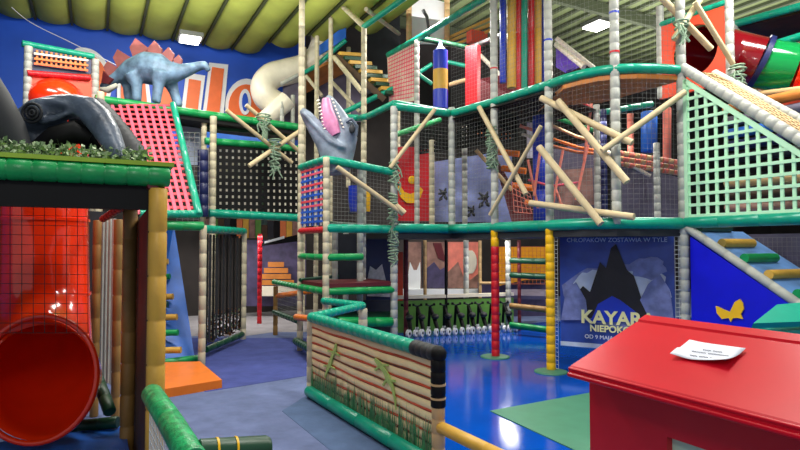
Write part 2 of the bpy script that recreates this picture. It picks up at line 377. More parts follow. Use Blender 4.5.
nk = one('dinosaur_statue', 'dark smooth dinosaur neck at the far left edge of the cave roof', 'dinosaur figure',
    lambda mb: mb.tube([P(-30, 70, 3.2), P(-12, 100, 3.25), P(4, 128, 3.3), P(18, 158, 3.35)], [.11, .115, .11, .09], 'charcoal', 20))
# near green bolster rail
br = thing('bolster_rail', xy(152, 3.2), 'shiny green bolster rail slanting from the ochre post at bottom left', 'padded rail')
part('bolster', br, lambda mb: mb.foam([P(152, 394, 3.12), P(172, 424, 2.62), P(194, 462, 2.2)], .055, 'crackle', .5, 16, .95))
part('netting', br, lambda mb: mb.net(P(150, 402, 3.15), P(186, 470, 2.3), at(P(186, 470, 2.3), .2), at(P(150, 402, 3.15), .2), .05, .006, 'net_white'))
part('post', br, lambda mb: mb.foam([at(P(194, 462, 2.2), 0), at(P(194, 462, 2.2), .7)], .05, 'ochre'))
r2 = thing('bolster_rail', xy(235, 2.3), 'dark green bolster end with two yellow rings at the bottom edge', 'padded rail')
e0, e1 = P(207, 453, 2.3), P(269, 449, 2.42)
part('bolster', r2, lambda mb: mb.tube([e0 + (e0 - e1) * .12, e0, e1 - (e1 - e0) * .06, e1], [.055, .055, .055, .047], 'dkgreen', 18))
for t in (.12, .42):
    part('ring', r2, lambda mb: mb.tube([e0.lerp(e1, t), e0.lerp(e1, t + .035)], .058, 'yellow', 18), 'yellow ring')
part('post', r2, lambda mb: mb.foam([at(e0.lerp(e1, .3), 0), at(e0.lerp(e1, .3), .8)], .045, 'ochre'))
# ================================================================== LEFT: stegosaurus platform frame
S1, S2, S3 = P(95, 99, 9.44), P(205, 114.5, 10.6), P(300, 127.5, 11.7)
pf = thing('play_platform', xy(150, 9.9), 'raised green edged platform carrying the stegosaurus with cream posts', 'play frame')
beam(pf, [S1, S2, S3], .075, 'green', .35)
posts(pf, [(at(S1, 0), 0, 4.1), (at(S2 + U * .1, 0), 0, 4.1), (xy(203, 8.2), 0, 1.98), (xy(244, 10.5), 0, 1.95), (xy(98, 8.6), 0, 4.0)], .052, seg=.19)
beam(pf, [at(xy(203, 8.2), 1.93), at(xy(244, 10.5), 1.95)], .06, 'teal')
beam(pf, [at(xy(160, 7.9), 1.97), at(xy(203, 8.2), 1.97)], .065, 'green')
part('deck', pf, lambda mb: mb.plate([S1 - Z * .1, S2 - Z * .1, S2 - Z * .1 + U * 1.1, S1 - Z * .1 + U * 1.1], .08, 'black'))
part('deck', pf, lambda mb: mb.plate([S2 - Z * .1, S3 - Z * .1, S3 - Z * .1 + U * .9, S2 - Z * .1 + U * .9], .08, 'black'))
part('door_curtain', pf, lambda mb: [mb.bar(at(xy(207 + 3.4 * i, 8.5 + .18 * i), .25), at(xy(207 + 3.4 * i, 8.5 + .18 * i), 1.86), .075, .01, ('black', 'charcoal')[i % 2]) for i in range(11)])
beam(pf, [at(xy(207, 8.8), .12), at(xy(243, 10.3), .12)], .05, 'dkgreen')
part('netting', pf, lambda mb: mb.net(P(178, 132, 9.4), P(200, 133, 9.6), at(P(200, 133, 9.6), 2.05), at(P(178, 132, 9.4), 2.05), .08, .008, 'net_grey'))
part('side_panel', pf, lambda mb: mb.plate([P(178, 122, 10.9), P(201, 124, 11.2), P(201, 165, 11.2), P(178, 165, 10.9)], .03, 'poster_cloud'), 'pale blue side panel')
part('blue_column', pf, lambda mb: mb.foam([P(203, 217, 9.9), P(203, 150, 9.9)], .09, 'navy', .2), 'navy padded column')
# pink woven climbing net
wn = thing('climbing_net', xy(170, 8.8), 'pink and red woven climbing ramp sloping down from the stegosaurus platform', 'climbing ramp')
A, B, Cc, D = P(112, 104, 9.6), P(171, 105, 10.0), P(197, 214, 8.15), P(140, 214, 7.7)
def f_weave(mb, A=A, B=B, C=Cc, D=D, nu=8, nv=19, m1='pink', m2='weave_red'):
    n = (B - A).cross(D - A).normalized()
    for i in range(nu + 1):
        t = i / nu; mb.bar(A.lerp(B, t), D.lerp(C, t), .048, .012, m1, n)
    for j in range(nv + 1):
        t = j / nv; mb.bar(A.lerp(D, t) + n * .01, B.lerp(C, t) + n * .01, .056, .012, m2, n)
part('webbing', wn, f_weave)
part('backing', wn, lambda mb: mb.plate([A + U * .6, B + U * .6, Cc + U * .6, D + U * .6], .01, 'black'))
part('edge_bolster', wn, lambda mb: mb.foam([P(173, 104, 10.0), P(199, 215, 8.12)], .055, 'teal', .5))
part('edge_bolster', wn, lambda mb: mb.foam([Cc, D], .055, 'teal', .12))
# blue rung ramp
rp = thing('climbing_ramp', xy(175, 8.5), 'blue climbing ramp with yellow and green rungs behind the ochre post', 'climbing ramp')
ra, rb, rc, rd = P(150, 226, 9.6), P(174, 226, 9.6), P(195, 361, 8.4), P(150, 361, 8.1)
part('board', rp, lambda mb: mb.plate([ra, rb, rc, rd], .06, 'sky_blue'))
rn = (rb - ra).cross(rd - ra).normalized(); rn = rn if rn.y < 0 else -rn
for (y, xr, m) in ((297, 173, 'ochre'), (305, 168, 'dkgreen'), (317.5, 177, 'ochre'), (333, 178, 'green'), (350.5, 181, 'ochre'), (277, 170, 'green'), (262, 168, 'ochre')):
    q0 = PL(160, y, ra + rn * .08, rn); q1 = PL(xr, y - .5, ra + rn * .08, rn)
    part('rung', rp, lambda mb: mb.tube([q0, q1], .045, m, 12))
part('foot_beam', rp, lambda mb: mb.foam([P(160, 363, 8.0), P(200, 358, 8.35)], .05, 'green', .4))
one('crash_mat', 'flat orange mat at the foot of the blue rung ramp', 'mat',
    lambda mb: mb.plate([G(150, 396, .05), G(222, 384, .05), G(200, 365, .05), G(158, 366, .05)], .1, 'orange'))
# stegosaurus
d = 10.25
sg = thing('stegosaurus', P(150, 104, d), 'blue grey stegosaurus statue with red back plates standing on the platform', 'dinosaur figure')
def f_steg(mb):
    mb.tube([P(101, 88, d), P(107, 83, d), P(118, 77, d), P(130, 71, d), P(146, 68, d), P(160, 70, d), P(172, 73, d), P(184, 71, d), P(196, 67, d), P(205, 65, d), P(209, 71, d)],
            [.05, .085, .11, .2, .29, .29, .2, .13, .09, .08, .05], 'dino_blue', 18, True)
    for dy, pts in ((-.14, ((133, 74), (137, 88), (137, 102))), (-.17, ((160, 72), (158, 88), (156, 103))), (.16, ((168, 76), (174, 92), (179, 107))), (.15, ((126, 74), (128, 88), (129, 101)))):
        mb.tube([P(pts[0][0], pts[0][1], d + dy), P(pts[1][0], pts[1][1], d + dy), P(pts[2][0], pts[2][1], d + dy)], [.16, .09, .08], 'dino_blue', 12)
bd = part('body', sg, f_steg); sculpt(bd, .028, 5)
for (px, py, w, h, tl) in ((112, 69, 12, 15, -4), (124, 60, 15, 21, -6), (140, 50, 16, 23, -4), (155, 51, 15, 20, 0), (168, 56, 13, 17, 1), (178, 61, 9, 12, 1)):
    o_ = .04 if w > 13 else -.04
    part('back_plate', sg, lambda mb: mb.plate([P(px + tl, py - h * .5, d + o_), P(px + w * .5, py - h * .1, d + o_), P(px + w * .3, py + h * .55, d + o_), P(px - w * .3, py + h * .55, d + o_), P(px - w * .5 + tl * .5, py - h * .1, d + o_)], .05, 'dino_plate'))
part('jaw', sg, lambda mb: mb.tube([P(101, 89, d - .05), P(108, 90, d - .08), P(117, 85, d - .09)], [.035, .06, .04], 'tooth', 10), 'cream jaw')
part('crest', sg, lambda mb: mb.plate([P(102, 83, d - .1), P(104, 71, d - .1), P(108, 76, d - .1), P(114, 79, d - .1), P(109, 84, d - .1)], .06, 'maroon'), 'dark red head crest')
part('eye', sg, lambda mb: mb.ell(P(106, 79, d - .08), Vector((.05, 0, 0)), Vector((0, .03, 0)), Z * .05, 'maroon'), 'dark red eye')
one('hanging_cable', 'thin pale cable strung across the blue banner at upper left', 'cable', lambda mb: mb.tube(smooth([P(6, 2, 11.2), P(30, 22, 11.4), P(70, 42, 11.6), P(118, 66, 11.8)]), .008, 'white', 6))
# orange house box upper left
ob = thing('play_box', xy(58, 9.3), 'orange climbing box with woven window and round dome behind the dinosaur head', 'play frame')
o1, o2 = xy(24, 9.0), xy(92, 9.7)
posts(ob, [(o1, 0, 4.83), (o2, 0, 4.85)], .06, 'grey_foam', .12)
beam(ob, [P(22, 43.5, 9.0), P(94, 57, 9.7)], .055, 'teal', .14)
no = (at(o2, 0) - at(o1, 0)).cross(Z).normalized()
def Q(px, py, off=0): return PL(px, py, o1 - no * off if no.y > 0 else o1 + no * off, no)
part('front_panel', ob, lambda mb: mb.plate([Q(26, 74), Q(91, 78), Q(91, 150), Q(26, 150)], .04, 'redorange'))
part('window_panel', ob, lambda mb: mb.plate([Q(27, 47), Q(91, 60), Q(91, 74), Q(27, 72)], .03, 'navy'))
def f_wv(mb):
    for i in range(11):
        x = 36 + i * 4.8; mb.plate([Q(x, 50 + i * .75, .05), Q(x + 1.9, 50.2 + i * .75, .05), Q(x + 1.9, 65 + i * .6, .05), Q(x, 65 + i * .6, .05)], .02, 'orange')
    for j in range(3):
        y = 52.5 + j * 5; mb.plate([Q(34, y, .075), Q(88, y + 7, .075), Q(88, y + 9, .075), Q(34, y + 2, .075)], .02, ('offwhite', 'orange', 'letter_orange')[j])
part('window_weave', ob, f_wv)
part('roller_bar', ob, lambda mb: mb.foam([Q(27, 73, .05), Q(90, 78, .05)], .05, 'redfoam', .09))
part('dome', ob, lambda mb: mb.ell(Q(57, 101, .02), (at(o2, 0) - at(o1, 0)).normalized() * .42, no * .32, Z * .36, 'slide_red', 24, 14))
# ================================================================== MID-LEFT: net bridge
bg = thing('net_bridge', xy(255, 11), 'black mesh sided bridge with green rails between the platform and tall tower', 'play frame')
b0, b1 = P(211, 147, 10.3), P(299, 150, 11.2)
b2, b3 = P(299, 214, 11.2), P(211, 213, 10.3)
part('mesh_side', bg, lambda mb: mb.lattice(b0, b1, b2, b3, .115, .07, 'black', .02))
part('back_panel', bg, lambda mb: mb.plate([P(206, 148, 12.4), P(300, 150, 12.9), P(300, 214, 12.9), P(206, 212, 12.4)], .03, 'offwhite'), 'pale panel added to brighten the mesh holes')  # added pale sheet behind the mesh so its holes read bright
part('deck', bg, lambda mb: mb.plate([b3, b2, b2 + U * .9, b3 + U * .9], .06, 'black'))
beam(bg, [P(205, 141, 10.25), P(262, 145, 10.8), P(299, 149, 11.2)], .065, 'green')
beam(bg, [P(205, 127, 10.9), P(262, 132, 11.5), P(299, 135, 11.9)], .05, 'dkgreen')
beam(bg, [P(209, 213, 10.2), P(299, 218, 11.1)], .075, 'teal', .25)
posts(bg, [(xy(212, 10.25), 0, 4.0), (xy(264, 11.3), 2.1, 4.1, 'rope_green')], .06)
part('side_panel', bg, lambda mb: mb.plate([P(205, 126, 12.2), P(262, 130, 12.4), P(262, 146, 12.4), P(205, 146, 12.2)], .03, 'sky_blue'), 'blue panel behind the rails')
# ground level behind the bridge
one('pyramid_mural', 'dim dark mural with orange stepped pyramid below the mesh bridge', 'mural', lambda mb: (
    mb.plate([P(246, 240, 13.8), P(306, 240, 13.9), P(306, 306, 13.9), P(246, 306, 13.8)], .04, 'dusk'),
    *[mb.plate([P(276 - w, y, 13.6), P(276 + w, y, 13.65), P(276 + w, y + 5, 13.65), P(276 - w, y + 5, 13.6)], .04, 'wood_orange') for w, y in ((8, 262), (12, 268), (15, 274), (18, 280))],
    mb.plate([P(258, 286, 13.6), P(302, 286, 13.65), P(302, 296, 13.65), P(258, 296, 13.6)], .04, 'offwhite')))
one('padded_post', 'thin red padded post standing in front of the pyramid mural', 'padded post', lambda mb: mb.foam([xy(260, 12.6), at(xy(260, 12.6), 1.95)], .05, 'redfoam', .15))
one('shade_sail', 'black and white striped canopy edge hanging under the mesh bridge', 'canopy', lambda mb: (mb.plate([P(262, 243, 12.5), P(300, 234, 12.4), P(300, 241, 12.4), P(262, 246, 12.5)], .05, 'black'), mb.plate([P(265, 241.5, 12.42), P(284, 236, 12.36), P(284, 238.5, 12.36), P(265, 243.5, 12.42)], .05, 'white')))
def f_cave(mb):
    for k in range(16):
        x0 = 206 + k * 6.2; m = ('mural_brown', 'charcoal', 'ochre', 'dkwood', 'rust_net', 'bikewall', 'black')[(k * 5) % 7]
        mb.plate([P(x0, 219, 13.9), P(x0 + 5.6, 219, 13.9), P(x0 + 5.6, 238, 13.9), P(x0, 238, 13.9)], .04, m)
one('picture_frieze', 'strip of small multicoloured mural pictures under the mesh bridge', 'mural', f_cave)
def f_flow(mb):
    for i in range(420):
        p = at(xy(207, 9.4).lerp(xy(242, 10.9), random.random()) + U * random.uniform(0, .3), .1 + random.random() ** 1.5 * .42)
        dd = Vector((random.uniform(-1, 1), random.uniform(-1, 1), random.uniform(-.2, 1))).normalized() * .08; s = dd.cross(Vector((.3, .5, random.random()))).normalized() * .025
        mb.add([p, p + dd * .5 + s, p + dd, p + dd * .5 - s], [[0, 1, 2, 3]], random.choice(('leaf2', 'leaf_rust', 'leaf_rust', 'dkwood')))
one('flower_bed', 'rust and green artificial plants behind the dark doorway at left', 'plants', f_flow, kind='stuff')
gr = thing('guard_rail', xy(285, 11.2), 'small green topped railing with orange bar left of the tall white post', 'railing')
part('post', gr, lambda mb: mb.foam([at(xy(276, 11.0), 0), at(xy(276, 11.0), .92)], .045, 'brown_foam'))
part('rail', gr, lambda mb: mb.foam([P(274, 282, 11.0), P(300, 287, 9.6)], .05, 'green'))
part('rail', gr, lambda mb: mb.foam([P(276, 296, 11.0), P(312, 291, 11.0)], .05, 'orange'))
part('rail', gr, lambda mb: mb.foam([P(274, 312, 11.0), P(298, 321, 9.7)], .05, 'dkgreen'))
part('rail', gr, lambda mb: mb.foam([P(296, 317, 9.4), P(312, 319, 8.3)], .05, 'orange'), 'orange padded end rail')
part('rail', gr, lambda mb: mb.foam([P(296, 341, 9.4), P(312, 350, 8.3)], .06, 'dkgreen'))
part('netting', gr, lambda mb: mb.net(P(276, 286, 11.0), P(298, 290, 9.7), P(298, 319, 9.7), P(276, 311, 11.0), .08, .006, 'net_grey'))
# ================================================================== CENTRE-LEFT: weave tower
T0, T1 = xy(300.5, 9.4), xy(326, 8.5)
B9 = xy(394, 9.1)
tw = thing('climbing_tower', T1, 'narrow tower with red and blue woven panel below the open mouthed dinosaur head', 'play frame')
posts(tw, [(T0, 0, 5.9), (T1, 0, 3.0), (T1.lerp(T0, .4) + V * .75, 0, 3.0, 'grey_foam'), (xy(363, 9.6), 1.0, 3.0, 'grey_foam'), (xy(335, 9.9), 0, 1.95, 'grey_foam'), (xy(346, 10.6), 0, 2.0, 'grey_foam')], .05)
beam(tw, [at(T0, 2.97), at(T1, 2.97), at(B9, 2.85)], .06, 'teal', .2)
def f_w2(mb):
    n = V * -1; a, b = at(T0, 2.93), at(T1, 2.93)
    for i in range(9):
        p = a.lerp(b, (i + .8) / 9.6); mb.bar(p, at(p, 2.0), .05, .012, ('weave_blue', 'white')[i % 2], n)
    for j in range(11):
        z = 2.88 - j * .082
        mb.bar(at(a, z) + n * .012, at(b, z) + n * .012, .034, .012, ('weave_red', 'pink', 'weave_blue')[j % 3] if j < 9 else 'weave_blue', Vector((n.x, n.y, 0)))
part('woven_panel', tw, f_w2)
part('roller_bar', tw, lambda mb: mb.foam([at(T0, 1.93), at(T1, 1.93)], .05, 'redfoam', .06))
beam(tw, [at(T1, 1.95), at(B9, 1.95)], .065, 'teal', .25)
beam(tw, [at(T1 + U * .5, 2.05), at(B9 + U * .5, 2.0)], .04, 'dkgreen', .25)
beam(tw, [at(T0, 1.52), at(T1, 1.52)], .05, 'green'); beam(tw, [at(T1, 1.52), at(xy(362, 8.9), 1.52)], .055, 'green')
part('step_deck', tw, lambda mb: mb.plate([at(T0, 1.1), at(T1, 1.1), at(B9, 1.1), at(B9 + U * .9, 1.1)], .06, 'maroon'))
beam(tw, [at(T0, 1.02), at(T1, 1.02), at(B9, 1.0)], .055, 'green', .25)
beam(tw, [P(300, 280, 9.3), P(338, 276, 10.2)], .03, 'dkgreen', .3)
part('blue_panel', tw, lambda mb: mb.plate([P(338, 234, 10.4), P(361, 234, 10.6), P(361, 283, 10.6), P(338, 283, 10.4)], .03, 'charcoal'))
part('netting', tw, lambda mb: mb.net(at(T1, 2.9), at(B9, 2.8), at(B9, 2.02), at(T1, 2.02), .06, .004, 'net_grey'))
one('wolf_poster', 'dark poster of a pale wolf face and small letters behind the tower', 'poster', lambda mb: (
    mb.plate([P(366, 236, 11), P(396, 236, 11.1), P(396, 300, 11.1), P(366, 300, 11)], .03, 'navy'),
    mb.plate([P(367, 281, 10.95), P(370, 266, 10.95), P(376, 270, 10.95), P(382, 264, 10.95), P(386, 281, 10.95), P(376, 285, 10.95)], .02, 'wolf'),
    mb.plate([P(367, 292, 10.95), P(392, 293, 10.97), P(392, 297, 10.97), P(367, 296, 10.95)], .02, 'wolf')))
one('banana_bolster', 'curved yellow and blue padded bolster standing behind the tower net', 'bolster', lambda mb: (
    mb.tube([P(356, 212, 10), P(354, 200, 10), P(354, 186, 10)], .1, 'blue', 14), mb.tube([P(365, 212, 10.1), P(365, 196, 10.1), P(360, 178, 10.1)], [.09, .1, .07], 'yellow', 14), mb.tube([P(360, 213.5, 10), P(360, 212, 10)], .2, 'navy', 16)))
# open-mouthed dinosaur head
td = thing('dinosaur_statue', P(332, 168, 8.75), 'pale grey dinosaur head with pink open mouth pointing up from the tower', 'dinosaur figure')
d = 8.8
def f_trex(mb):
    mb.tube([P(337, 174, d), P(335, 160, d), P(331, 149, d), P(324, 139, d - .03), P(315, 127, d - .04), P(307, 116, d - .04), P(301.5, 109.5, d - .04)], [.2, .2, .2, .16, .125, .09, .05], 'dino_pale', 18)
    mb.tube([P(339, 170, d), P(343, 152, d + .04), P(346, 138, d + .04), P(343, 124, d + .06), P(336, 110, d + .06), P(329, 99, d + .04), P(327, 96, d + .04)], [.17, .18, .18, .14, .1, .07, .04], 'dino_pale', 18)
    mb.ell(P(350, 130, d - .07), Vector((.11, 0, 0)), Vector((0, .1, 0)), Z * .2, 'dino_pale')
    mb.tube([P(303, 112, d - .14), P(316, 126, d - .17), P(330, 141, d - .19), P(345, 148, d - .17)], [.035, .045, .05, .03], 'dino_pale', 10)
td_h = part('head', td, f_trex); sculpt(td_h, .022, 4)
part('mouth', td, lambda mb: mb.tube([P(326, 99, d - .04), P(327, 111, d - .06), P(330, 123, d - .07), P(336, 135, d - .07)], [.06, .1, .13, .09], 'mouth_pink', 14), 'ribbed pink palate')
for side in range(2):
    for i in range(9):
        t = i / 8; x = lerp(319, 326, t) if side == 0 else lerp(332, 343, t); y = lerp(100, 128, t)
        if side: y = lerp(99, 127, t)
        p = P(x, y, d - .12); q = P(x + (-3 if side == 0 else 1), y + 1, d - .17)
        part('tooth', td, lambda mb: mb.tube([p, q], [.016, .003], 'tooth', 6))
part('eye', td, lambda mb: (mb.ell(P(352, 129, d - .19), Vector((.045, 0, 0)), Vector((0, .03, 0)), Z * .07, 'charcoal'), mb.tube([P(346, 122, d - .18), P(352, 119, d - .2), P(357, 126, d - .18), P(356, 136, d - .17)], .025, 'dino_grey', 8)), 'dark hooded eye')
# ================================================================== rear tall tower with stairs and white slide
rt = thing('stair_tower', xy(335, 12), 'tall rear tower of slim cream posts with a yellow and green stair', 'play frame')
posts(rt, [(xy(316, 12.3), 0, 6.2), (xy(330, 12.0), 0, 6.8), (xy(348, 13), 3, 6.2), (xy(363.5, 10.2), 2.9, 5.6), (xy(398, 12.8), 3, 6.0), (xy(303, 13.0), 0, 6.2)], .05)
beam(rt, [P(302, 74, 13), P(316, 66, 12.6), P(346, 40, 12.4)], .05, 'teal'); beam(rt, [P(363.5, 27, 10.2), P(410, -6, 9.4)], .05, 'teal')
beam(rt, [P(337, 1, 12), P(363.5, 26, 10.2)], .05, 'cream'); beam(rt, [P(366, 9, 11), P(399, 34, 12.8)], .045, 'cream')
beam(rt, [P(343, 113, 11.6), P(398, 86, 11.6)], .055, 'teal')
beam(rt, [P(334, 57, 12), P(362, 92, 11)], .05, 'cream'); beam(rt, [P(306, 76, 12.6), P(322, 96, 12.4)], .04, 'cream'); beam(rt, [P(332, 82, 12.4), P(360, 112, 12)], .04, 'cream')
beam(rt, [P(334, 116, 10.4), P(363.5, 118.5, 10.0), P(395, 103, 9.1)], .055, 'teal')
part('deck', rt, lambda mb: mb.plate([P(304, 74, 13), P(346, 54, 12.6), P(352, 68, 13.6), P(306, 92, 14)], .06, 'wood_orange'))
part('side_panel', rt, lambda mb: mb.plate([P(319, 46, 12.6), P(346, 25, 12.4), P(346, 38, 12.4), P(319, 56, 12.6)], .03, 'sky_blue'), 'blue curved side panel')
part('back_panel', rt, lambda mb: mb.plate([P(364, 30, 14), P(400, 10, 14), P(400, 82, 14), P(364, 96, 14)], .03, 'charcoal'))
part('back_panel', rt, lambda mb: mb.plate([P(318, 76, 14.2), P(364, 70, 14.2), P(364, 122, 14.2), P(318, 122, 14.2)], .03, 'purple_grey'))
st = thing('play_stair', P(365, 95, 11.6), 'slanting stair of yellow and green padded treads in the rear tower', 'stair')
for i in range(10):
    x = 338 + i * 5.2; y = 54.5 + i * 4.3
    part('tread', st, lambda mb: mb.bar(P(x, y, 12.0 - .05 * i), P(x + 22, y + 1.5, 12.2 - .05 * i), .2, .07, ('ochre', 'dkgreen')[i % 2]))
part('stringer', st, lambda mb: mb.bar(P(358, 54, 12.25), P(402, 98, 11.9), .05, .12, 'dkwood'))
part('stringer', st, lambda mb: mb.bar(P(336, 56, 12.0), P(385, 100, 11.5), .05, .12, 'dkwood'))
ss = thing('spiral_slide', xy(270, 14), 'white curling tube slide in front of the orange letters', 'slide')
part('tube', ss, lambda mb: mb.tube(smooth([P(322, 55, 13.4), P(304, 67, 13.4), P(286, 72, 13.3), P(272, 76, 13.2), P(264, 86, 13.1), P(267, 98, 13.1), P(280, 106, 13.3)]), .3, 'offwhite', 24))
part('tube', ss, lambda mb: mb.tube([P(324, 30, 13.6), P(323, 45, 13.5), P(318, 58, 13.4)], [.3, .3, .28], 'offwhite', 20))
part('chute', ss, lambda mb: mb.tube([P(288, 100, 13), P(272, 114, 12.9), P(256, 126, 12.8)], [.22, .2, .16], 'offwhite', 20))
sd = thing('slim_scaffold', xy(286, 12.8), 'slim grey rectangular frame standing beside the white slide', 'play frame')
posts(sd, [(xy(281, 12.8), 3.0, 4.9), (xy(292, 13), 3.0, 5.1)], .05, 'grey_foam'); beam(sd, [P(281, 84, 12.8), P(300, 74, 13)], .045, 'grey_foam')
part('window_panel', sd, lambda mb: mb.plate([P(283, 86, 13.4), P(302, 80, 13.4), P(302, 140, 13.4), P(283, 140, 13.4)], .03, 'purple_grey'))
# ================================================================== MAIN FRAME
H1, H2 = 1.96, 3.9
Cp, Dd, Dp, Ep, Fp = xy(452, 9.6), xy(495, 8.8), xy(550, 7.85), xy(617, 7.15), xy(684, 7.2)
front = [B9, Cp, Dd, Dp] + [xy(x, q) for x, q in ((565, 7.6), (583, 7.38), (600, 7.23))] + [Ep] + [xy(x, q) for x, q in ((640, 7.11), (662, 7.13))] + [Fp]
mf = thing('climbing_structure', Dp, 'big two storey netted climbing frame with curved teal rails over the blue floor', 'play frame')
def zz(px): return H1
posts(mf, [(B9, 0, H2, 'grey_foam'), (Cp, H1, H2 + .1, 'grey_foam'), (Dd, H1, 6.4, 'grey_foam'), (Dp, H1, 6.2, 'grey_foam'), (Ep, H1, 6.2, 'grey_foam'), (Fp, 0, 6.2, 'grey_foam')], .058, seg=.14)
posts(mf, [(xy(417, 10.6), H1, 5.5, 'grey_foam'), (xy(465, 10.6), H1, H2, 'grey_foam'), (xy(432, 10.4), H1, H2 - .3, 'cream'), (xy(598, 9.0), H1, H2, 'grey_foam'), (xy(658, 9.0), H1, H2 - .6, 'grey_foam'), (xy(605, 9.3), H1, H2, 'navy'), (xy(632, 9.6), 2.4, H2, 'salmon')], .05, seg=.14)
part('post', mf, lambda mb: (mb.foam([at(Dd, 0), at(Dd, 1.68)], .062, 'redfoam', .13), mb.foam([at(Dd, 1.68), at(Dd, H1)], .062, 'yellow', .14)), 'red and yellow ringed support post')
part('post', mf, lambda mb: mb.foam([at(Dp, 0), at(Dp, H1)], .062, 'yellow', .125), 'yellow ringed support post')
part('beam', mf, lambda mb: mb.foam([at(p, H1 + .01) for p in front], .075, 'teal', .5, 12, .96))
part('beam', mf, lambda mb: mb.foam([at(p, H2) for p in front], .062, 'teal', .22, 12, .93))
beam(mf, [P(388, 55, 11.7), P(419, 38, 10.6), P(452, 18, 9.75), P(500, -11, 8.8)], .055, 'teal', .3)
beam(mf, [P(419, 38, 10.6), P(470, 48, 11.2)], .05, 'dkgreen'); beam(mf, [P(470, 48, 11.2), P(500, 36, 10.6)], .05, 'steel')
beam(mf, [P(395, 103, 9.15), P(452, 113, 9.65)], .05, 'teal'); beam(mf, [P(392, 136, 10), P(440, 120, 11)], .05, 'green')
back = [B9 + U * 2.0 + V * .3, Cp + U * 1.6 + V * .4, Dp + U * 1.9 + V * .9, Ep + U * 2.3 + V * 1.0, Fp + U * 1.9 + V * .4]
part('lower_deck', mf, lambda mb: mb.plate([at(p, H1 - .1) for p in front] + [at(p + U * 1.2, H1 - .1) for p in back[::-1]], .1, 'charcoal', Z))
part('mesh_deck', mf, lambda mb: mb.lattice(at(Cp, H2 - .1), at(Dp, H2 - .1), at(Dp + V * 1.4 + U * .5, H2 - .1), at(Cp + V * 1.4 + U * .5, H2 - .1), .085, .05, 'black', .02))
part('mesh_side', mf, lambda mb: mb.lattice(at(Cp + U * 1.2, H2 - .12), at(Dp + U * 1.3 + V * .5, H2 - .12), at(Dp + U * 1.3 + V * .5, H2 - .5), at(Cp + U * 1.2, H2 - .5), .08, .05, 'black', .02))
part('upper_deck', mf, lambda mb: mb.plate([at(p, H2 - .1) for p in front[4:]] + [at(Fp + U * 1.3, H2 - .1), at(Ep + U * 1.5 + V * .2, H2 - .1), at(Dp + U * .9 + V * .6, H2 - .1)], .06, 'wood_orange', Z), 'orange upper floor')
def f_mnet(mb, z0, z1, w=.0034):
    for a, b in zip(front, front[1:]): mb.net(at(a, z0), at(b, z0), at(b, z1), at(a, z1), .062, w, 'net_grey')
part('netting', mf, lambda mb: f_mnet(mb, H1 + .06, H2 - .06))
part('netting', mf, lambda mb: [mb.net(at(a, H2 + .05), at(b, H2 + .05), at(b, 6), at(a, 6), .062, .0026, 'net_grey') for a, b in zip(front[1:], front[2:])])
for a, b in ((Dp + V * .03, Dp.lerp(Ep, .12)), (Fp.lerp(Ep, .14), Fp - V * .04)):
    part('netting', mf, lambda mb: mb.net(at(a, .05), at(b, .05), at(b, H1 - .1), at(a, H1 - .1), .055, .006, 'net_white'))
MP = [o for o in mf.children if o.name.startswith('post')]
for b_, z, m in ((Dp, 4.5, 'blue'), (Ep, 4.6, 'blue'), (Ep, 4.1, 'redfoam'), (Dd, 4.4, 'redfoam')):
    own = min(MP, key=lambda o: min((at(v.co + ORG[mf.name], 0) - b_).length for v in o.data.vertices))
    part('strap', own, lambda mb: mb.tube([at(b_, z), at(b_, z + .025)], .061, m, 12), 'coloured tie strap')
LP = [P(388, 56, 11.7), P(419, 40, 10.6), P(419, 100, 10.6), P(390, 104, 11.7)]
lt = part('lattice_panel', mf, lambda mb: (mb.lattice(LP[0], LP[1], LP[2], LP[3], .07, .02, 'pink', .01), mb.plate([q + U * .03 for q in LP], .01, 'offwhite')), 'white lattice wall panel')
# items inside the main frame, ground level
one('movie_poster', None, None, lambda mb: None) if False else None
p0, p1 = xy(560, 8.2), xy(674, 7.5)
pd_ = (p1 - p0).normalized(); pnm = Vector((pd_.y, -pd_.x, 0))
po = thing('film_poster', p0.lerp(p1, .5), 'large dark blue film poster headed KAYARA behind the net near the yellow post', 'poster')
ORGP = p0
def K(px, py, off=0): return PL(px, py, p0 + pnm * off, pnm)
zt, zb = K(560, 236).z, K(560, 345).z
part('board', po, lambda mb: mb.plate([at(p0, zt), at(p1, zt), at(p1, zb), at(p0, zb)], .03, 'poster_navy'))
part('cloud_print', po, lambda mb: [mb.plate([K(cx + rx * math.cos(a * .35) * (1 + .14 * math.sin(a * 2.1)), cy + ry * math.sin(a * .35) * (1 + .14 * math.cos(a * 1.7)), .02 + .002 * k) for a in range(18)], .006, m) for k, (cx, cy, rx, ry, m) in enumerate(((610, 296, 46, 32, 'skyrock'), (640, 290, 30, 22, 'poster_cloud'), (590, 290, 16, 20, 'poster_cloud'), (648, 268, 18, 11, 'skyrock'), (605, 300, 20, 14, 'poster_cloud')))], 'pale storm clouds')
part('mountain_print', po, lambda mb: [mb.plate([K(x, y, .036 + .003 * k) for x, y in pl], .005, m) for k, (pl, m) in enumerate((
    ([(562, 318), (574, 296), (583, 286), (590, 292), (600, 262), (606, 268), (611, 248), (616, 244), (621, 256), (627, 270), (634, 276), (642, 300), (650, 318)], 'rock'),
    ([(590, 322), (598, 304), (612, 296), (620, 300), (636, 312), (644, 322)], 'blue'),
    ([(650, 320), (640, 300), (648, 284), (660, 274), (670, 290), (674, 320)], 'skyrock'), ([(561, 320), (566, 290), (576, 282), (586, 300), (588, 320)], 'skyrock')))], 'dark rock and blue hill print')
part('base_strip', po, lambda mb: mb.plate([at(p0 + pnm * .02, zb), at(p0 + pnm * .02, zb + .06), at(p1 + pnm * .02, zb + .06), at(p1 + pnm * .02, zb)], .006, 'poster_cloud'), 'pale bottom strip')
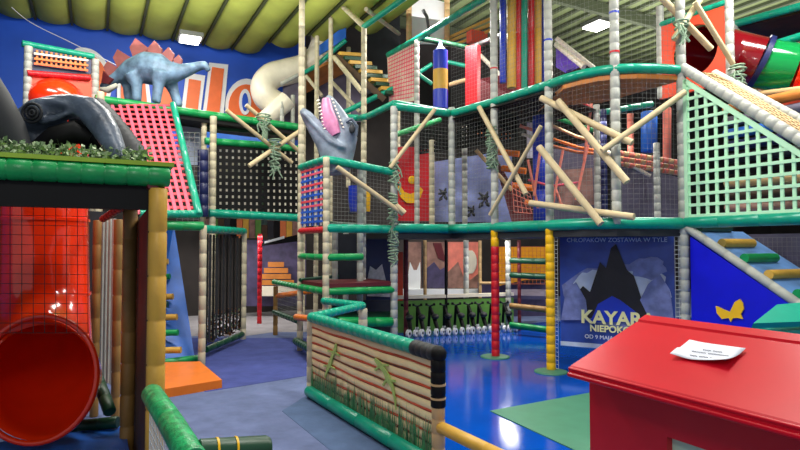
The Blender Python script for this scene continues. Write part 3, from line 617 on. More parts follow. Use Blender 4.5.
text('title', 'KAYARA', .245, K(617, 324.5, .05), pd_, Z, 'text_cream', po, bold=.008)
text('title', 'NIEPOKONANA', .122, K(624, 333.2, .05), pd_, Z, 'text_cream', po, bold=.004)
text('title', 'OD 9 MAJA W KINACH', .075, K(614.5, 340.2, .05), pd_, Z, 'white', po, bold=0)
text('tagline', 'CHŁOPAKÓW ZOSTAWIA W TYLE', .082, K(615, 242, .05), pd_, Z, 'poster_cloud', po, bold=0)
# ride-on row and low green wall
bw0, bw1 = xy(392, 11.2), xy(512, 12.0)
one('bike_screen', 'low grass green wall behind the row of small ride on bikes', 'wall panel', lambda mb: (mb.plate([bw0, bw1, at(bw1, .62), at(bw0, .62)], .1, 'bikewall'), mb.plate([at(bw0, .66), at(bw1, .66), at(bw1, .72), at(bw0, .72)], .14, 'offwhite')))
wh = MB(); 
def wheel(mb, c, ax, r=.085):
    mb.tube([c - ax * .022, c + ax * .022], r, 'white', 16); None
def bike_proto():
    t = thing('balance_bike', Vector((0, 0, 0)), 'x', 'ride-on bike', 'ride-on bikes parked along the low green wall')
    y = Vector((0, 1, 0)); x = Vector((1, 0, 0))
    part('frame', t, lambda mb: (mb.tube([Vector((0, -.1, .12)), Vector((-.04, .02, .3)), Vector((-.1, .14, .48))], [.035, .04, .03], 'black', 10), mb.tube([Vector((-.1, .14, .48)), Vector((-.1, .3, .12))], .025, 'black', 8)))
    hb = part('handlebar', t, lambda mb: mb.tube([Vector((-.17, .1, .53)), Vector((-.1, .14, .5)), Vector((-.03, .1, .53))], .016, 'charcoal', 8))
    for q in (-.17, -.03): part('grip', hb, lambda mb: mb.tube([Vector((q - .02, .1, .535)), Vector((q + .02, .1, .535))], .024, 'black', 8))
    part('seat', t, lambda mb: mb.ell(Vector((-.03, -.02, .33)), x * .07, y * .1, Z * .05, 'charcoal'))
    for c, ax, q in ((Vector((-.03, -.14, .068)), Vector((.85, -.5, 0)), .068), (Vector((.09, -.1, .07)), Vector((.85, -.5, 0)), .06), (Vector((-.1, .3, .065)), Vector((.9, -.4, 0)), .05)):
        wl = part('wheel', t, lambda mb: wheel(mb, c, ax, q)); part('hub', wl, lambda mb: mb.tube([c - ax * .028, c + ax * .028], q * .35, 'black', 10))
    return t
bk = bike_proto()
where = ['nearest the tall grey post', 'second bike from the tall grey post', 'third bike from the tall grey post', 'fourth bike from the tall grey post', 'middle bike of the row of nine', 'fourth bike from the red post end', 'third bike from the red post end', 'just left of the red ringed post', 'half hidden behind the red ringed post']
for i, px in enumerate((399, 410, 422.5, 435, 447, 458, 469, 482, 494)):
    t = bk
    if i:
        t = bk.copy(); COL.objects.link(t)
        for ch in bk.children:
            c = ch.copy(); COL.objects.link(c); c.parent = t
            for g in ch.children:
                e = g.copy(); COL.objects.link(e); e.parent = c
    t.location = bw0.lerp(bw1, (px - 392) / 120) - U * .5 - V * .02 + Vector((0, 0, .012)); t.scale = (1.05, 1.05, 1.05)
    t.rotation_euler = (0, 0, .05 * ((i * 7) % 5 - 2))
    t['label'] = f'small black ride-on bike, {where[i]}'
# partition with posters at the rear
q0, q1 = xy(372, 13.2), xy(482, 14.4); qd = (q1 - q0).normalized(); qn = Vector((qd.y, -qd.x, 0))
def R_(px, py, off=0): return PL(px, py, q0 + qn * off, qn)
meta(one('wall_partition', None, None, lambda mb: mb.plate([q0, q1, at(q1, 1.9), at(q0, 1.9)], .05, 'wallback')), kind='structure')
def poster(name, lab, x0, x1, y0, y1, m, extra=None):
    one(name, lab, 'poster', lambda mb: (mb.plate([R_(x0, y0, .05), R_(x1, y0, .05), R_(x1, y1, .05), R_(x0, y1, .05)], .02, m), extra(mb) if extra else None))
poster('dog_poster', 'narrow poster of a white pointy eared dog left of the brown mural', 405, 421, 242, 291, 'mural_brown', lambda mb: mb.plate([R_(x, y, .07) for x, y in ((408, 291), (408, 276), (410, 262), (413.5, 270), (417, 270), (420, 262), (420.5, 278), (420, 291))], .02, 'white'))
poster('jungle_poster', 'brownish pink jungle scene poster behind the dark thin post', 427, 447, 242, 288, 'mural_brown', lambda mb: (mb.plate([R_(x, y, .07) for x, y in ((427, 288), (427, 268), (434, 262), (440, 270), (447, 266), (447, 288))], .02, 'dusk'), mb.plate([R_(x, y, .072) for x, y in ((433, 243), (441, 243), (446, 262), (438, 258))], .02, 'maroon')))
poster('sunset_poster', 'pinkish pale scene poster right of the dark thin post', 448, 478, 242, 288, 'salmon', lambda mb: (mb.plate([R_(x, y, .07) for x, y in ((448, 288), (448, 272), (458, 262), (463, 276), (470, 280), (478, 274), (478, 288))], .02, 'mural_brown'), mb.ell(R_(470, 262, .08), qd * .2, qn * .01, Z * .3, 'offwhite')))
one('poster_shelf', 'long white shelf running below the rear posters', 'shelf', lambda mb: mb.plate([R_(400, 289, .15), R_(481, 289, .15), R_(481, 295, .15), R_(400, 295, .15)], .25, 'white'))
for px, dd, m, lab, r in ((406, 10.9, 'maroon', 'dark red padded post beside the white dog poster', .045), (425, 12, 'tan', 'slim tan post between the white dog poster and jungle poster', .035), (446, 11.5, 'black', 'thin black post in front of the rear posters', .03),
                        (466, 11.8, 'grey_foam', 'grey padded post in front of the pink sunset poster', .055), (480, 12.6, 'tan', 'slim tan post left of the red ringed post', .035), (508, 11.6, 'grey_foam', 'grey padded post at the left end of the yellow ball cage', .055), (519, 11.5, 'maroon', 'thin dark red post in front of the yellow ball cage', .035)):
    one('padded_post', lab, 'padded post', lambda mb: mb.foam([xy(px, dd), at(xy(px, dd), 1.8)], r, m, .17), group='posts under the climbing frame')
one('red_board', 'red panel on the ground beyond the tall grey post', 'panel', lambda mb: mb.plate([P(397, 252, 11.6), P(403, 252, 11.6), P(403, 312, 11.6), P(397, 312, 11.6)], .05, 'redorange'))
# ball cage
bc = thing('ball_cage', xy(525, 13), 'yellow netted ball cage with green bars between red and yellow posts', 'play frame')
part('yellow_panel', bc, lambda mb: mb.plate([P(498, 247, 13.5), P(552, 247, 13.6), P(552, 274, 13.6), P(498, 286, 13.5)], .05, 'ballyellow'))
part('netting', bc, lambda mb: mb.net(P(498, 247, 13.3), P(552, 247, 13.3), P(552, 284, 13.3), P(498, 284, 13.3), .09, .012, 'rust_net'))
for y0, y1, m, dd in ((260.5, 261.5, 'dkgreen', 11.2), (275, 277, 'dkgreen', 11.2), (306, 310, 'brown_foam', 10.8), (325, 330, 'green', 10.6)):
    beam(bc, [P(510, y0, dd + .4), P(549, y1, dd)], .06, m)
beam(bc, [P(480, 283, 12.5), P(508, 283, 12.4)], .03, 'tan')
part('back_panel', bc, lambda mb: mb.plate([P(478, 282, 13.8), P(556, 282, 14), P(556, 322, 14), P(478, 325, 13.8)], .05, 'dusk'))
part('bench', bc, lambda mb: mb.plate([P(506, 291, 12.6), P(550, 291, 12.8), P(550, 298, 12.2), P(506, 297, 12.2)], .08, 'purple_grey'))
# level-1 interior
one('smile_board', 'dark red wall panel with a yellow smile between grey posts', 'wall panel', lambda mb: (
    mb.plate([P(398, 147, 10.6), P(433, 147, 10.9), P(433, 221, 10.9), P(398, 221, 10.6)], .04, 'redfoam'),
    mb.plate([P(x, y, 10.55 + .006 * (x - 400)) for x, y in ((399, 184), (404, 192), (410, 194), (416, 192), (420, 187), (423, 190), (420, 198), (414, 203), (407, 203), (401, 198), (398, 190))], .03, 'yellow'),
    mb.ell(P(412, 180, 10.6), V * .08, U * .03, Z * .08, 'yellow')))
mu = thing('storm_mural', xy(468, 10.9), 'cloudy blue grey mural with small dark figures behind the net', 'mural')
part('board', mu, lambda mb: mb.plate([P(434, 162, 11.2), P(512, 150, 11.0), P(512, 222, 11.0), P(434, 222, 11.2)], .04, 'mural'))
def fig(cx, cy, k):
    part('dark_figure', mu, lambda mb: [mb.tube([P(cx + a * k, cy + b * k, 10.9), P(cx + (a + e) / 2 * k + .6, cy + (b + f) / 2 * k, 10.9), P(cx + e * k, cy + f * k, 10.9)], [.012, .035 * k, .01], 'charcoal', 6) for a, b, e, f in ((-4, -5, 3, 2), (3, -6, -1, 3), (-1, 2, -4, 7), (1, 2, 4, 6), (-5, 0, 4, -2))])
fig(443, 194, 1.0); fig(471, 211, .9); fig(484, 199, 1.3)
one('padded_upright', 'bright blue padded column behind crossed logs', 'column', lambda mb: mb.foam([at(xy(541, 9.3), H1), at(xy(541, 9.3), H2 - .05)], .12, 'blue', .6, 14))
wp = one('window_strip', 'bright white vertical window strip left of the blue padded column', 'panel', lambda mb: mb.plate([P(527, 117, 9.8), P(534, 117, 9.8), P(534, 158, 9.8), P(527, 158, 9.8)], .04, 'white'))  # window strip, its brightness put into plain white colour
cs = thing('climbing_steps', P(515, 200, 10), 'flight of orange padded steps with red net side behind the logs', 'stair')
for i in range(5):
    part('tread', cs, lambda mb: mb.tube([P(478 + 12 * i, 134 + 18 * i * .95, 10.4 - .1 * i), P(512 + 7 * i, 137 + 18 * i * .95, 10.2 - .1 * i)], .055, 'orange', 10))
part('side_panel', cs, lambda mb: mb.plate([P(480, 128, 10.6), P(512, 186, 10.3), P(540, 222, 10.2), P(512, 222, 10.3), P(500, 180, 10.5)], .03, 'maroon'))
part('side_net', cs, lambda mb: mb.net(P(512, 182, 9.7), P(530, 194, 9.4), P(536, 214, 9.4), P(514, 212, 9.7), .09, .014, 'salmon'))
rb_ = thing('rope_bridge', P(575, 180, 9.2), 'pink and orange rope bridge hanging behind the net near the yellow post', 'rope bridge')
for k, (a, b) in enumerate((((553, 126), (600, 143)), ((553, 139), (604, 152)), ((520, 126), (552, 132)), ((522, 134), (552, 140)), ((553, 146), (600, 154)))):
    part('rope', rb_, lambda mb: mb.tube([P(a[0], a[1], 9.4), P((a[0] + b[0]) / 2, (a[1] + b[1]) / 2 + 2, 9.3), P(b[0], b[1], 9.2)], .025, ('tan', 'orange', 'salmon', 'offwhite', 'rust_net')[k], 8))
for (a, b) in (((563, 150), (553, 203)), ((588, 145), (576, 200)), ((528, 160), (538, 208)), ((540, 152), (534, 196)), ((556, 190), (562, 206)), ((592, 100), (584, 160))):
    part('rope', rb_, lambda mb: mb.tube([P(a[0], a[1], 9.1), P(b[0], b[1], 9.0)], .022, 'salmon', 8))
part('footing', rb_, lambda mb: mb.tube([P(528, 180, 9.2), P(552, 186, 9.1), P(580, 182, 9.1)], .018, 'pink', 8))
one('mauve_board', 'mauve grey wall panel with painted rocks at the rear of the middle storey', 'wall panel', lambda mb: (mb.plate([P(550, 150, 11), P(600, 140, 11), P(600, 222, 11), P(550, 222, 11)], .04, 'purple_grey'), mb.plate([P(560, 170, 10.95), P(592, 168, 10.95), P(594, 205, 10.95), P(558, 205, 10.95)], .02, 'mural_brown')))
one('slate_board', 'dark slate padded wall under the salmon rope tray', 'wall panel', lambda mb: mb.plate([P(618, 166, 9.6), P(684, 178, 9.4), P(684, 221, 9.4), P(618, 221, 9.6)], .04, 'purple_grey'))
def f_tray(mb):
    for j in range(3):
        for i in range(12):
            x = 618 + i * 5.6; y = 153 + j * 5.2 + i * .9
            mb.tube([P(x, y, 9.3 + .1 * j), P(x + 4.6, y + .6, 9.3 + .1 * j)], .045, ('salmon', 'tan')[(i + j) % 2], 8)
one('rope_tray', 'salmon coloured padded roller tray along the middle storey', 'roller bed', f_tray)
def hang(px, py0, py1, dd, r, m, lab): one('hanging_bolster', lab, 'bolster', lambda mb: mb.foam([P(px, py0, dd), P(px, py1, dd)], r, m, .9, 12), group='small bolsters in the middle storey')
hang(649, 112, 152, 10.5, .14, 'sky_blue', 'short blue bolster hanging under the orange upper floor')
hang(667, 108, 160, 10.2, .07, 'salmon', 'short pink bolster right of the short blue bolster')
one('padded_bar', 'teal padded beam under the orange upper floor', 'padded beam', lambda mb: mb.foam([P(600, 113, 9.9), P(652, 104, 10.3)], .055, 'teal', .3))
for k, (a, b, m, dd, r_, lab) in enumerate((((512, 122, 0), (556, 112, 0), 'white', 10.4, .03, 'pale upper bar behind the crossed logs'), ((604, 150, 0), (650, 176, 0), 'offwhite', 9.5, .035, 'pale slanting pole above the salmon roller tray'),
      ((476, 150, 0), (512, 190, 0), 'tan', 10, .035, 'tan slanting handrail beside the orange steps'), ((560, 92, 0), (600, 112, 0), 'redfoam', 10.6, .03, 'red slanting bar under the orange upper floor'), ((556, 118, 0), (598, 132, 0), 'green', 10.2, .04, 'green bar under the orange upper floor'))):
    one('padded_bar', lab, 'padded beam', lambda mb: mb.tube([P(a[0], a[1], dd), P(b[0], b[1], dd)], r_, m, 8))
# level 2
pb = thing('punch_bag', P(440, 108, 10.4), 'hanging bolster banded blue, yellow and blue on the upper storey', 'bolster')
for y0, y1, m in ((51, 70, 'blue'), (70, 90, 'ochre'), (90, 109, 'blue')):
    part('band', pb, lambda mb: mb.tube([P(440.5, y0, 10.4), P(440.5, y1, 10.4)], .135, m, 18))
part('cap', pb, lambda mb: mb.tube([P(440.5, 51, 10.4), P(440.5, 47, 10.4), P(440.5, 42, 10.6)], [.12, .05, .03], 'navy', 14))
one('padded_barrier', 'raspberry red padded panel behind the hanging banded bolster', 'panel', lambda mb: mb.plate([P(467, 47, 10.9), P(479, 45, 10.7), P(479, 102, 10.7), P(467, 106, 10.9)], .1, 'redfoam'))
one('padded_barrier', 'low dark red padded barrier left of the coloured hanging tubes', 'panel', lambda mb: mb.plate([P(480, 79, 11.4), P(500, 76, 11.2), P(520, 84, 11.2), P(520, 100, 11.2), P(480, 102, 11.4)], .08, 'maroon'))
tub = thing('tube_curtain_rail', P(525, -18, 9.3), 'grey overhead bar that holds the coloured hanging tubes', 'rail')
part('bar', tub, lambda mb: mb.tube([P(497, -16, 9.35), P(552, -28, 9.3)], .03, 'steel', 10))
for px, yb, r, m, nm in ((503, 83, .052, 'blue', 'blue'), (511.5, 88, .075, 'ochre', 'thick ochre'), (518.5, 90, .045, 'redfoam', 'crimson'), (524, 90, .055, 'kiosk_teal', 'teal'), (531, 86, .055, 'redfoam', 'crimson'), (538, 84, .06, 'ochre', 'ochre'), (545, 82, .05, 'blue', 'blue')):
    place = {503: 'beside the tall grey post, leftmost of the row', 511.5: 'next to the leftmost blue tube', 518.5: 'between the thick ochre and teal tubes', 524: 'middle of the row', 531: 'right of the teal tube', 538: 'second tube from the right', 545: 'rightmost tube of the row'}[px]
    one('hanging_tube', f'long {nm} hanging tube, {place}', 'hanging tube', lambda mb: mb.foam([P(px, yb, 9.3), P(px, -18 - (px - 497) * .2, 9.3)], r, m, .8, 14, .95), group='coloured tubes hanging in a row')
wpz = thing('white_sign', P(428, 45, 12.2), 'white framed board with a grey curved stick on the top storey', 'board')
part('board', wpz, lambda mb: mb.plate([P(410, -8, 12.2), P(446, 3, 12.5), P(446, 44, 12.5), P(410, 44, 12.2)], .03, 'white'))
part('frame_post', wpz, lambda mb: mb.foam([P(409, 46, 12.1), P(409, -10, 12.1)], .06, 'tan', .16)); part('frame_post', wpz, lambda mb: mb.foam([P(447, 46, 12.4), P(447, -4, 12.4)], .06, 'tan', .16))
part('curved_stick', wpz, lambda mb: mb.tube([P(423, 10, 12.05), P(427, 17, 12.05), P(428.5, 28, 12.05), P(429, 40, 12.05)], [.04, .035, .03, .025], 'steel', 8))
for k, (a, b) in enumerate((((448, 38), (492, 18)), ((448, 42), (494, 23)), ((452, 46), (496, 28)))):
    one('padded_bar', ('upper', 'middle', 'lower')[k] + ' of the three slanting yellow bars right of the white board', 'padded beam', lambda mb: mb.tube([P(a[0], a[1], 12.6), P(b[0], b[1], 11.8)], .035, 'ochre', 8), group='slanting yellow bars')
def lamp2():
    one('heat_lamp', 'glowing orange lamp near the slanting yellow bars', 'lamp', lambda mb: mb.box(P(477, 38, 12), V * .2, U * .1, Z * .12, 'redorange'))
lamp2()
# assorted top-storey cables / beams
for k, (a, b, m, dd, lab) in enumerate((((401, 62), (432, 84), 'teal', 12.6, 'short teal beam behind the white lattice panel'), ((420, 72), (432, 64), 'teal', 12, 'teal brace left of the banded bolster'), ((448, 62), (466, 66), 'teal', 12, 'slim teal bar right of the banded bolster'),
                         ((449, 85), (466, 80), 'tan', 12, 'slim tan bar right of the banded bolster'), ((556, 38), (594, 68), 'offwhite', 11, 'pale slanting pole left of the rectangular lamp'), ((480, 55), (500, 75), 'offwhite', 12, 'pale slanting pole left of the blue hanging tube'))):
    one('padded_bar', lab, 'padded beam', lambda mb: mb.tube([P(a[0], a[1], dd), P(b[0], b[1], dd)], .045, m, 8))
one('violet_chute', 'violet chute with pale edge sloping down behind the tall grey post', 'slide', lambda mb: (mb.plate([P(556, 48, 11.6), P(580, 66, 11.2), P(566, 72, 11), P(556, 66, 11.3)], .05, 'violet'), mb.tube([P(556, 44, 11.5), P(584, 67, 11)], .06, 'offwhite', 8)))
# orange tunnel panel upper right
tp = thing('tunnel_board', P(695, 70, 8), 'orange panel with a round tunnel hole on the upper right storey', 'play panel')
tA, tB = P(660, 28, 8.6), P(729, 5, 7.65)
tA0, tB0 = at(tA, H2 - .02), at(tB, H2 - .02)
td_ = (at(tB, 0) - at(tA, 0)).normalized(); tn = Vector((td_.y, -td_.x, 0))
hc = PL(695, 51, tA, tn)
def f_tun(mb):
    R = .36; n = 40; inn = [hc + td_ * math.cos(2 * math.pi * i / n) * R + Z * math.sin(2 * math.pi * i / n) * R for i in range(n)]
    L = (at(tB, 0) - at(tA, 0)).length; s = (hc - at(tA, hc.z)).dot(td_); zh, zl = tA.z - hc.z, tA0.z - hc.z
    out = []
    for i in range(n):
        c, q = math.cos(2 * math.pi * i / n), math.sin(2 * math.pi * i / n)
        k = min(((L - s) / c) if c > 1e-6 else 1e9, (-s / c) if c < -1e-6 else 1e9, (zh / q) if q > 1e-6 else 1e9, (zl / q) if q < -1e-6 else 1e9)
        out.append(hc + td_ * c * k + Z * q * k)
    h = tn * .03
    mb.rings([[p + h for p in inn], [p + h for p in out], [p - h for p in out], [p - h for p in inn]], 'redorange', False, False, True)
part('panel', tp, f_tun)
beam(tp, [tA + Z * .04, tB + Z * .04], .05, 'teal', .2)
posts(tp, [(at(tA, 0), H2, 5.3, 'grey_foam'), (at(tB, 0), H2, 5.5, 'grey_foam')], .055)
tt = thing('tube_tunnel', P(760, 70, 8), 'crawl tube in dark red and clear green sections beside the orange panel', 'tunnel')
part('red_section', tt, lambda mb: mb.tube([hc - tn * .1, hc - tn * .5 + td_ * .1, P(738, 58, 8.2), P(758, 63, 8.1)], [.355, .36, .36, .36], 'tube_red', 28, False))
part('ring', tt, lambda mb: mb.tube([P(757, 63, 8.1), P(762, 64.5, 8.08)], .4, 'navy', 28)); part('green_section', tt, lambda mb: mb.tube([P(761, 64, 8.08), P(795, 70, 7.9)], .35, 'tube_green', 28))
part('red_section', tt, lambda mb: mb.tube([P(795, 70, 7.9), P(840, 76, 7.7)], .36, 'slide_red', 28, False))
tr_ = thing('railed_gallery', P(770, 60, 8.6), 'teal railed upper frame with blue panel at the top right corner', 'play frame')
beam(tr_, [P(735, 24, 9.2), P(812, 3, 8.2)], .06, 'teal'); beam(tr_, [P(757, 50, 8.6), P(812, 33, 7.9)], .06, 'teal'); beam(tr_, [P(760, 42, 9.2), P(776, 44, 9)], .04, 'teal')
part('deck', tr_, lambda mb: mb.plate([P(738, 26, 9.2), P(815, 8, 8.3), P(815, 38, 9.6), P(752, 42, 10)], .05, 'dkwood'))
part('post', tr_, lambda mb: mb.foam([P(734, 45, 9.2), P(734, 22, 9.2)], .06, 'grey_foam')); part('side_panel', tr_, lambda mb: mb.plate([P(736, 30, 9.7), P(768, 34, 9.7), P(768, 48, 9.7), P(736, 48, 9.7)], .03, 'blue'))
part('orange_panel', tr_, lambda mb: mb.plate([P(774, 48, 8.9), P(815, 40, 8.7), P(815, 72, 8.7), P(790, 60, 8.9)], .05, 'redorange'))
one('open_slide', 'orange open slide behind the netted ramp at the right edge', 'slide', lambda mb: mb.tube([P(752, 106, 8.6), P(778, 103, 8.2), P(815, 100, 7.6)], [.16, .2, .2], 'redorange', 16))
one('padded_bar', 'tan padded beam above the orange open slide', 'padded beam', lambda mb: mb.tube([P(752, 95, 8.1), P(812, 88, 7.4)], .045, 'tan', 10))
one('padded_bar', 'green padded beam below the orange open slide', 'padded beam', lambda mb: mb.tube([P(780, 113, 8), P(812, 107, 7.5)], .045, 'green', 10))
# ================================================================== RIGHT: trellis, net ramp, steps
RS = -U                                                     # the right side runs towards the viewer
def TR(s, z, v=0): return at(Fp + RS * s + V * v, z)
tl = thing('garden_trellis', TR(.7, H1), 'mint green trellis panel with sloping top at the right', 'trellis')
def ztop(s): return 3.80 - .84 * s
def f_trel(mb):
    n = V
    for i in range(15):
        s = .08 + i * .122; mb.bar(TR(s, H1 + .08), TR(s, ztop(s)), .036, .02, 'mint', n)
    for j in range(14):
        z = H1 + .1 + j * .132; s1 = min(1.8, (3.80 - z) / .84)
        if s1 > .15: mb.bar(TR(.06, z, -.012), TR(s1, z, -.012), .036, .02, 'mint', n)
    mb.bar(TR(.06, ztop(.06), -.02), TR(1.8, ztop(1.8), -.02), .055, .03, 'mint', n); mb.bar(TR(.06, H1 + .08, -.02), TR(.06, 3.76, -.02), .06, .03, 'mint', n)
part('slats', tl, f_trel)
part('bottom_beam', tl, lambda mb: mb.foam([TR(0, H1 + .02), TR(1.9, H1 + .02)], .07, 'teal', .5))
nr = thing('net_ramp', TR(.8, 3.2, .4), 'rope net ramp with grey padded rails above the mint trellis', 'climbing ramp')
part('rail', nr, lambda mb: mb.foam([TR(.02, 3.93), TR(1.8, 3.93 - .84 * 1.78)], .065, 'grey_foam', .12)); part('rail', nr, lambda mb: mb.foam([TR(-.1, 4.0, .8), TR(1.8, 2.5, .8)], .06, 'grey_foam', .12))
part('netting', nr, lambda mb: mb.net(TR(0, 3.9, .05), TR(1.8, 2.4, .05), TR(1.8, 2.45, .78), TR(0, 3.95, .78), .085, .022, 'tan'))
# things seen through the trellis
one('roller_stack', 'brown and blue padded rollers seen through the mint trellis', 'roller bed', lambda mb: [mb.tube([TR(-.2, H1 + .25 + .17 * j, 1.2), TR(1.8, H1 + .2 + .17 * j, 1.0)], .07, ('mural_brown', 'dkwood', 'tan', 'black', 'charcoal', 'navy', 'sky_blue', 'purple_grey', 'wood_orange')[j], 8) for j in range(9)])
def zr(s): return 1.93 - .656 * s
bp_ = thing('side_board', TR(1, 0), 'bright blue triangular side panel with a yellow butterfly behind the red kiosk', 'side panel')
part('board', bp_, lambda mb: mb.plate([TR(.1, 0), TR(2.8, 0), TR(2.8, .09), TR(.1, zr(.1) - .06)], .04, 'panel_blue'))
bn_ = -V; bo = Fp - V * .035
bf = [(731, 322), (729, 318), (722, 319), (717, 313), (716, 306), (719, 307), (723, 309), (728, 311), (730, 312), (732, 308), (735, 302), (740, 299), (743, 303), (744, 309), (741, 314), (743, 319), (738, 318), (733, 318)]
part('butterfly', bp_, lambda mb: mb.plate([PL(x, y, bo, bn_) for x, y in bf], .014, 'butterfly'), 'yellow butterfly cut-out')
part('rail', bp_, lambda mb: mb.foam([TR(.05, zr(.05) + .02), TR(2.8, zr(2.8) + .02)], .05, 'grey_foam', .3))
sr = thing('step_ramp', TR(1, 1.2, .5), 'blue vinyl ramp with yellow and green log steps at the right', 'climbing ramp')
part('surface', sr, lambda mb: mb.plate([TR(.05, zr(.05) - .04, .05), TR(2.8, zr(2.8) - .04, .05), TR(2.8, zr(2.8) - .04, 1.1), TR(.05, zr(.05) - .04, 1.1)], .05, 'ramp_blue'))
for s, m in ((.06, 'dkgreen'), (.36, 'ochre'), (.63, 'green'), (.9, 'ochre'), (1.2, 'green'), (1.5, 'ochre')):
    part('rung', sr, lambda mb: mb.tube([TR(s, zr(s) + .03, .2), TR(s, zr(s) + .03, .82)], .055, m, 14))
one('mesh_backdrop', 'grey mesh wall panel behind the log step ramp at the right edge', 'wall panel', lambda mb: (mb.plate([TR(-.2, 0, 1.5), TR(2.6, 0, 1.5), TR(2.6, 1.85, 1.5), TR(-.2, 1.85, 1.5)], .04, 'purple_grey'), mb.net(TR(-.2, .8, 1.4), TR(2, .8, 1.4), TR(2, 1.8, 1.4), TR(-.2, 1.8, 1.4), .06, .004, 'net_grey')))
# ================================================================== logs tied to the frames
def log(a, b, da, db, r, lab):
    r *= .85
    one('log_pole', lab, 'log', lambda mb: mb.tube([P(a[0], a[1], da), P(b[0], b[1], db)], r, 'log', 12), group='wooden poles tied across the nets')
log((541, 98), (632, 143), 7.7, 6.95, .05, 'long pale log slanting right from the tall post, above the crossed log'); log((558, 101), (627, 182), 7.5, 6.9, .055, 'steep pale log crossing the middle of the curved net')
log((539, 147), (601, 224), 7.7, 7.05, .055, 'steep pale log with lower end on the teal rail, right of the yellow post'); log((530, 203), (634, 217), 7.9, 6.9, .05, 'nearly level pale log just above the teal rail')
log((602, 151), (685, 92), 7.0, 7.0, .045, 'pale log rising right to the post beside the trellis')
log((479, 107), (526, 194), 8.9, 8.15, .045, 'pale log falling right behind the green rope bundle'); log((490, 215), (541, 126), 8.7, 7.8, .035, 'slim pale log rising right to the post above the yellow post')
log((390, 168), (435, 109), 9.0, 9.3, .04, 'thin pale log rising right under the hanging banded bolster'); log((337, 167), (403, 214), 8.5, 8.95, .045, 'pale log falling right across the woven tower rail')
log((226, 110), (292, 163), 10.1, 10.9, .045, 'left of two parallel logs falling right over the mesh bridge'); log((246, 105), (300, 152), 10.2, 10.9, .045, 'right of two parallel logs falling right over the mesh bridge')
log((249, 166), (300, 131), 10.2, 10.8, .05, 'log rising right across the black mesh bridge side')
log((662, -2), (711, 49), 7.2, 7.4, .05, 'log falling right across the orange tunnel hole'); log((701, -2), (674, 39), 7.2, 7.1, .045, 'short log rising right over the orange tunnel panel'); log((695, 2), (733, 64), 7.1, 7.3, .04, 'slim log falling right along the right post of the tunnel panel')
log((396, 205), (405, 213), 8.9, 8.9, .045, 'short log stub at the foot of the net right of the tall grey post')
def rope(px, y0, y1, dd, lab, w=.09):
    def f(mb):
        n = max(4, int(abs(y1 - y0) / 2.6))
        for i in range(n):
            c = P(px, lerp(y0, y1, i / (n - 1)), dd); rr = w * random.uniform(.75, 1.1); tl_ = random.uniform(-.4, .4)
            mb.tube([c + Vector((math.cos(a * .57) * rr, math.sin(a * .57) * rr, math.cos(a * .57) * rr * tl_)) for a in range(12)], .014, 'rope_green', 6)
        for i in range(6):
            c = P(px + random.uniform(-3, 3), lerp(y0, y1, random.random()), dd - .08); mb.tube([c, c + Vector((random.uniform(-.08, .08), -.03, -.1)), c + Vector((random.uniform(-.12, .12), -.02, -.22))], .012, 'rope_green', 5)
    one('rope_bundle', lab, 'rope', f, group='grey green ropes wound round posts')
rope(492, 128, 168, 8.8, 'grey green rope wound round the post above the red support post'); rope(394, 163, 183, 9.1, 'grey green rope knot where a log meets the tall grey post'); rope(393, 195, 262, 9.1, 'long grey green rope binding on the lower tall grey post', .075)
rope(737, 66, 84, 7.6, 'rope knot at the foot of the slim log beside the dark red tube', .11); rope(264, 115, 128, 10.3, 'rope knot on the green rail over the mesh bridge', .12); rope(275, 140, 170, 10.5, 'rope tassel hanging on the black mesh bridge side', .1); rope(681, 22, 30, 7.1, 'small rope knot where logs cross over the tunnel panel', .08)
# ================================================================== log-cabin fence panel
fz = .86
F0, F1 = at(G(311, 397), 0), at(P(438, 300, 4.33), 0)
fdv = (F1 - F0).normalized(); fn = Vector((fdv.y, -fdv.x, 0))
if fn.dot(CAM - F0) < 0: fn = -fn
fe = thing('plank_fence', F0.lerp(F1, .5), 'cream plank fence panel painted with grass and two lizards under teal rails', 'fence')
fe['category'] = 'fence'
def f_slats(mb):
    n = 9; h = (fz - .12) / n
    for i in range(n):
        z = .12 + h * (i + .5)
        rings = []
        for t in range(13):
            p = F0.lerp(F1, t / 12); wv = .006 * math.sin(t * 1.3 + i)
            rings.append([at(p, z + wv + h * .47 * math.sin(a)) + fn * (.011 * math.cos(a)) for a in [2 * math.pi * k / 12 for k in range(12)]])
        mb.rings(rings, 'slat')
    mb.plate([at(F0, .1), at(F1, .1), at(F1, fz), at(F0, fz)], .012, 'slat_red')
part('planks', fe, f_slats)
def f_div(mb):
    for i in range(1, 9):
        z = .12 + (fz - .12) / 9 * i; mb.tube([at(F0.lerp(F1, t / 12), z + .004 * math.sin(t * 1.3 + i)) + fn * .009 for t in range(13)], .005, ('slat_red', 'dkwood')[i % 2], 6)
part('painted_lines', fe, f_div)
def f_grass(mb):
    for i in range(430):
        t = random.random(); p = F0.lerp(F1, t); h = random.uniform(.08, .3) * (1.25 if random.random() < .2 else 1); w = random.uniform(.006, .014); lean = random.uniform(-.05, .05)
        a = at(p, .1) + fn * .018
        mb.add([a - fdv * w, a + fdv * w, a + fdv * (w * .5 + lean * .5) + Z * h * .6, a + fdv * lean + Z * h, a + fdv * (-w * .5 + lean * .5) + Z * h * .6], [[0, 1, 2, 3, 4]], random.choice(('grass', 'grass', 'leaf2')))
part('painted_grass', fe, f_grass, 'painted green grass', 'stuff')
def FQ(px, py): return PL(px, py, F0 + fn * .022, fn)
